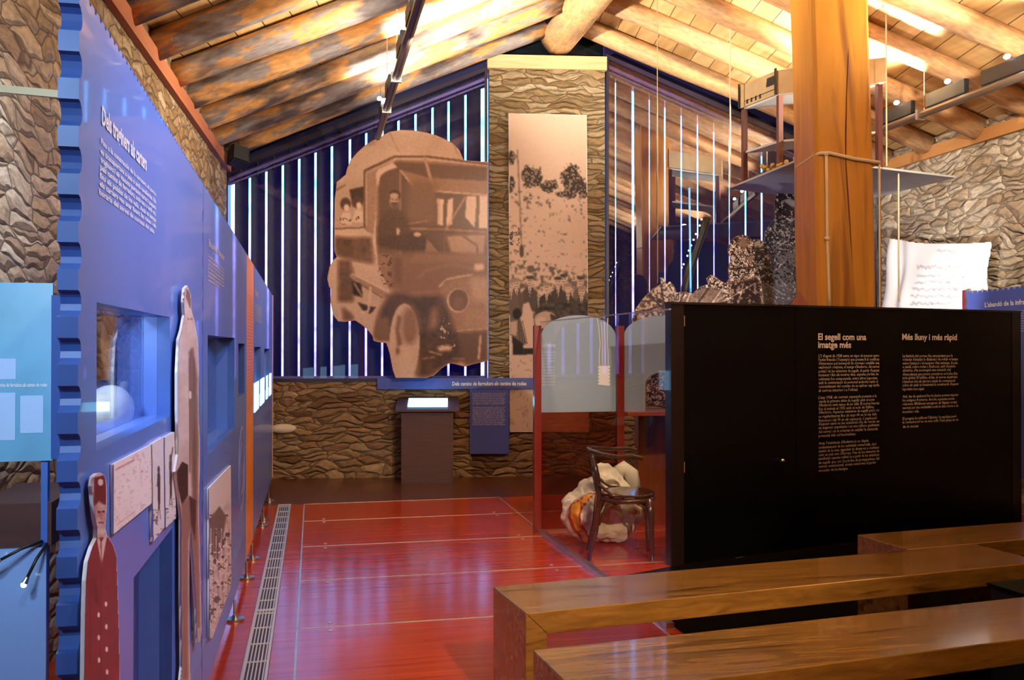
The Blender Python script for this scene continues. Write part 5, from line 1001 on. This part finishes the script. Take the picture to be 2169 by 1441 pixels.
q.line([(1515, 640), (1560, 610), (1600, 575)], 3, .8); q.line([(1430, 640), (1470, 650)], 3, .9); q.line([(1550, 625), (1595, 590)], 2, .75); q.poly([(1550, 600), (1605, 590), (1612, 660), (1550, 660)], .10, 3); q.speck(.62, 6, .7, 86, mask=(q.U > 1540) & (q.V > 590)); q.ell(1552, 547, 6, 5, .85, 1); q.ell(1576, 515, 9, 12, .7, 3); q.ell(1590, 548, 6, 6, .7, 1)
for (a_, b_) in (((1428, 645), (1455, 625)), ((1440, 655), (1440, 615)), ((1450, 655), (1462, 620)), ((1500, 655), (1530, 612)), ((1560, 655), (1575, 600)), ((1530, 640), (1600, 600)), ((1562, 520), (1588, 560)), ((1352, 668), (1395, 690))): q.line([a_, b_], 2.2, .95, 1)
for (a_, b_) in (((1436, 650), (1450, 618)), ((1470, 655), (1500, 612)), ((1480, 650), (1540, 640)), ((1375, 625), (1420, 668)), ((1548, 570), (1600, 566))): q.line([a_, b_], 2.6, .02, 1)
q.line([(1400, 600), (1404, 590), (1411, 606), (1418, 598), (1430, 622)], 2.4, .95, 1); q.line([(1500, 600), (1508, 584), (1524, 596)], 2, .85, 1)
pic_board(HA, horse, -.012, 0, 'horse_cutout', 'brownish grainy cutout print of a harnessed horse with a rider before the right window', 'cutout', q, m=mat('brown_board', (.15, .08, .05), .6), dark=(.022, .010, .008), light=(.80, .60, .45), mid=(.22, .13, .085), gam=2.1)
HB = Fr((0, 8.40, 0), ex)
coach = [(1598, 700), (1596, 560), (1590, 545), (1584, 520), (1590, 508), (1606, 506), (1618, 512), (1620, 490), (1632, 474), (1642, 462), (1640, 425), (1646, 408), (1690, 412), (1760, 412), (1800, 425), (1800, 860), (1598, 860)]
q = Paint(1582, 404, 1802, 862, 1.1, .26); q.noise(50, .2, 90); q.poly([(1643, 410), (1800, 412), (1800, 470), (1648, 462)], .12, 3); q.speck(.58, 5, .75, 91, mask=(q.V > 455) & (q.V < 530)); q.speck(.66, 5, .9, 92); q.noise(5, .2, 93)
q.poly([(1596, 508), (1612, 508), (1620, 512), (1612, 525), (1598, 522)], .9, 1); q.line([(1620, 520), (1700, 535)], 2.5, .8); q.line([(1600, 558), (1632, 570), (1640, 590)], 2.5, .85); q.line([(1655, 520), (1690, 495)], 2.5, .85); q.line([(1640, 575), (1690, 530)], 4, .85); q.line([(1606, 592), (1630, 575)], 3, .8)
q.poly([(1640, 540), (1700, 530), (1700, 565), (1650, 555)], .52, 3); q.poly([(1638, 575), (1665, 565), (1682, 590), (1680, 615), (1655, 620), (1636, 600)], .50, 3)
for k in range(5): q.line([(1640, 572), (1640 + k * 10, 622 - abs(k - 2) * 3)], 1.6, .78 if k % 2 else .15)
q.poly([(1610, 600), (1680, 612), (1672, 655), (1612, 655)], .42, 6); q.speck(.7, 3, .9, 94, mask=(q.V > 600)); q.speck(.6, 3, .02, 95, mask=(q.V < 600)); q.line([(1600, 620), (1622, 655)], 2.5, .95); q.line([(1622, 600), (1660, 625)], 2, .9); q.poly([(1658, 425), (1672, 420), (1690, 428), (1680, 440), (1668, 432)], .75, 1)
pic_board(HB, coach, -.012, 0, 'coach_cutout', 'grey grainy cutout print of a bundled traveller, partly behind the timber post', 'cutout', q, m=mat('grey_print_board', (.12, .12, .14), .6), dark=(.018, .012, .022), light=(.78, .78, .80), mid=(.24, .25, .28))
for (frm, u, nm) in ((HA, 1560, 0), (HB, 1700, 1)):
    a, b = frm.px(u, 862); root = bpy.data.objects['horse_cutout' if nm == 0 else 'coach_cutout']
    m_ = MB(); m_.fbox(frm, a - .02, a + .02, 0, b + .3, -.05, -.013); m_.box(frm.w(a, .01, -.1), (.4, .3, .02)); m_.build('stand', DKMETAL, root)
# reddish folded cloth tip at the post foot
a = SF.px(1697, 617, -.12); p_ = SF.w(a[0], a[1], -.14); m_ = MB(); n_ = 24; V = [tuple(p_)]
base = []
for k in range(n_):
    an = 2 * math.pi * k / n_; rr = .14 * (1 + .22 * math.sin(5 * an) + .1 * math.sin(9 * an)); V.append((p_[0] + .03 + rr * math.cos(an) * 1.25, p_[1] + .02 + rr * math.sin(an) * .5, p_[2] - .30))
m_.add(V, [(0, 1 + k, 1 + (k + 1) % n_) for k in range(n_)] + [tuple(range(n_, 0, -1))])
tg = thing('folded_cloth', (p_[0], p_[1], 0), 'reddish brown peaked cloth just above the black screen at the post foot', 'cloth'); m_.build('cloth', mat('red_brown_cloth', (.20, .06, .045), .8), tg, smooth=True)
MB().tube([(p_[0] + .03, p_[1] + .03, 0), (p_[0] + .03, p_[1] + .03, p_[2] - .29)], .03, 10).build('stand_pole', DKMETAL, tg)
# black curved lamp arm with string of tiny lights
LF = Fr((0, 7.7, 0), (1, 0, 0)); lp_ = [LF.px(u, v) for u, v in ((1497, 462), (1490, 490), (1476, 530), (1462, 570), (1452, 610), (1450, 700))]
P3 = [LF.w(a, b, 0) for a, b in lp_]; la = thing('curved_lamp_arm', (P3[-1][0], 7.7, 0), 'black curved stalk with a string of tiny white lights before the right window', 'lamp')
MB().tube(P3 + [np.array([P3[-1][0], 7.7, 0.])], [.035, .03, .03, .04, .04, .03, .03], 10).build('stalk', BLACK, la, smooth=True)
lb = MB()
for u, v in ((1486, 465), (1482, 478), (1474, 496), (1469, 508), (1464, 520), (1459, 531), (1456, 542), (1448, 560), (1444, 567)): a, b = LF.px(u, v, .03); MB().ball(LF.w(a, b, .03), .008, n=5).build('small_light', mat('tiny_lights', (.8, .9, 1), .3, emit=(.6, .9, 1), es=5), la)
lb = MB(); a, b = LF.px(1460, 398, .05); a2, b2 = LF.px(1463, 620, .05); lb.tube([LF.w(a, b, .05), LF.w(a2, b2, .05)], .009, 8)
tag(lb.build('glass_rod', mat('blue_lit_rod', (.2, .4, .6), .2, emit=(.08, .3, .6), es=.8), smooth=True), 'thin pale blue vertical rod beside the curved black lamp stalk', 'rod')  # blue light on the rod is put in as emission
# ================================================================== CLOTH WITH WRITING on the right wall
clo = [(1884, 503), (1900, 506), (1930, 512), (1960, 515), (2000, 516), (2050, 515), (2100, 512), (2096, 560), (2092, 620), (2088, 700), (2080, 800), (1855, 800), (1860, 720), (1868, 650), (1874, 600), (1880, 550)]
q = Paint(1854, 500, 2102, 800, 1.6, .96); q.noise(60, .03, 100)
def scrawl(u0, u1, v, h, seed, w_=1.5, tone=.30):
    r = np.random.default_rng(seed); u = u0; pts = []
    while u < u1: pts.append((u, v + r.uniform(-h, h) - (u - u0) * .0)); u += r.uniform(1.8, 4)
    q.line(pts, w_, tone, 1)
scrawl(1985, 2030, 532, 3, 1); scrawl(1942, 2040, 566, 6, 2, 1.6); scrawl(1944, 2075, 585, 2.5, 3)
for k, (a0, a1) in enumerate(((1940, 2015), (1936, 2060), (1930, 2060), (1928, 2060), (1930, 2070), (1925, 2070), (1925, 2070))): scrawl(a0, a1, 598 + k * 15, 4, 10 + k)
q.line([(2008, 595), (2003, 608)], 2, .4)
CL = Fr((6.28, 0, 0), (0, -1, 0))
cfold = lambda U, V: .028 * np.sin((U - 1884) * .16 + (V - 500) * .02) * np.exp(-((U - 1895) / 26.) ** 2) + .016 * np.sin((U + V) * .05) + .02 * np.exp(-((U - 2090 + (V - 510) * .5) / 14.) ** 2)
clr = thing('written_cloth', CL.w(*CL.px(1980, 700)), 'white cloth with faint handwriting pinned up on the right stone wall', 'cloth')
q.build('sheet', clr, CL, 0, (.10, .09, .12), (.84, .82, .84), outline=clo, m=PRINT_M, bump=cfold)
bpy.data.objects['sheet'].modifiers.new('solid', 'SOLIDIFY').thickness = .002
for u, v in ((1884, 503), (2100, 512)):
    a, b = CL.px(u, v); MB().tube([CL.w(a, b, 0), CL.w(a, b, -.112)], .006, 6).build('pin', METAL, clr)
# floor spotlight behind the screen, lighting the cloth
sp_ = np.array([4.9, 7.4, 0]); fl_ = thing('floor_spotlight', sp_, 'black spotlight on a stand hidden behind the black screen, aimed at the cloth', 'spotlight'); MB().tube([(4.9, 7.4, 0), (4.9, 7.4, 1.45)], .015, 8).build('stand', DKMETAL, fl_); MB().box((4.9, 7.4, .01), (.3, .3, .02)).build('base', DKMETAL, fl_); MB().tube([(4.72, 7.28, 1.44), (4.86, 7.37, 1.57)], [.05, .06], 14).build('lamp_head', BLACK, fl_)
# ================================================================== STAMP-EDGED SIGN right
far = np.array([6.2, 7.7, 0]); dd = np.array([-.17, -.985, 0]); GF = Fr(far, dd); sg_ = thing('stamp_sign', far + dd * .6, 'blue sign with notched stamp edge standing beyond the right end of the black screen', 'sign')
zt2 = GF.px(2056, 618)[1]; L_ = 1.25
MB().fbox(GF, -.06, -.012, 0, zt2 + .02, -.03, .01).build('post', REDPOST, sg_); MB().fbox(GF, -.012, -.004, 0, zt2 + .02, -.02, .008).build('edge_strip', METAL, sg_)
o_ = [(0, .3), (L_, .3), (L_, zt2)]; n_ = int(L_ / .085)
for i in range(n_):
    c_ = L_ - .05 - i * .085
    for k in range(7): a_ = math.pi * k / 6; o_.append((c_ + .022 * math.cos(a_), zt2 - .022 * math.sin(a_)))
o_.append((0, zt2)); z = zt2 - .08
while z > .4:
    for k in range(7): a_ = math.pi * k / 6; o_.append((.026 * math.sin(a_), z + .026 * math.cos(a_)))
    z -= .10
MB().prism(GF, o_, -.012, 0).build('board', BLUES, sg_)
a0, b0 = GF.px(2086, 651, .002); MB().text(GF, a0, b0, "L'abandó de la infraestructura", .062, .95, c=.002, bold=.02).build('heading_text', TEXT, sg_)
t_ = MB()
for i in range(9): t_.text(GF, .83, b0 - .06 - i * .022, 'Les noves rutes van deixar', .018, .3, c=.002, bold=.01, res=1)
t_.build('body_text', MATS['lilac_text'], sg_)
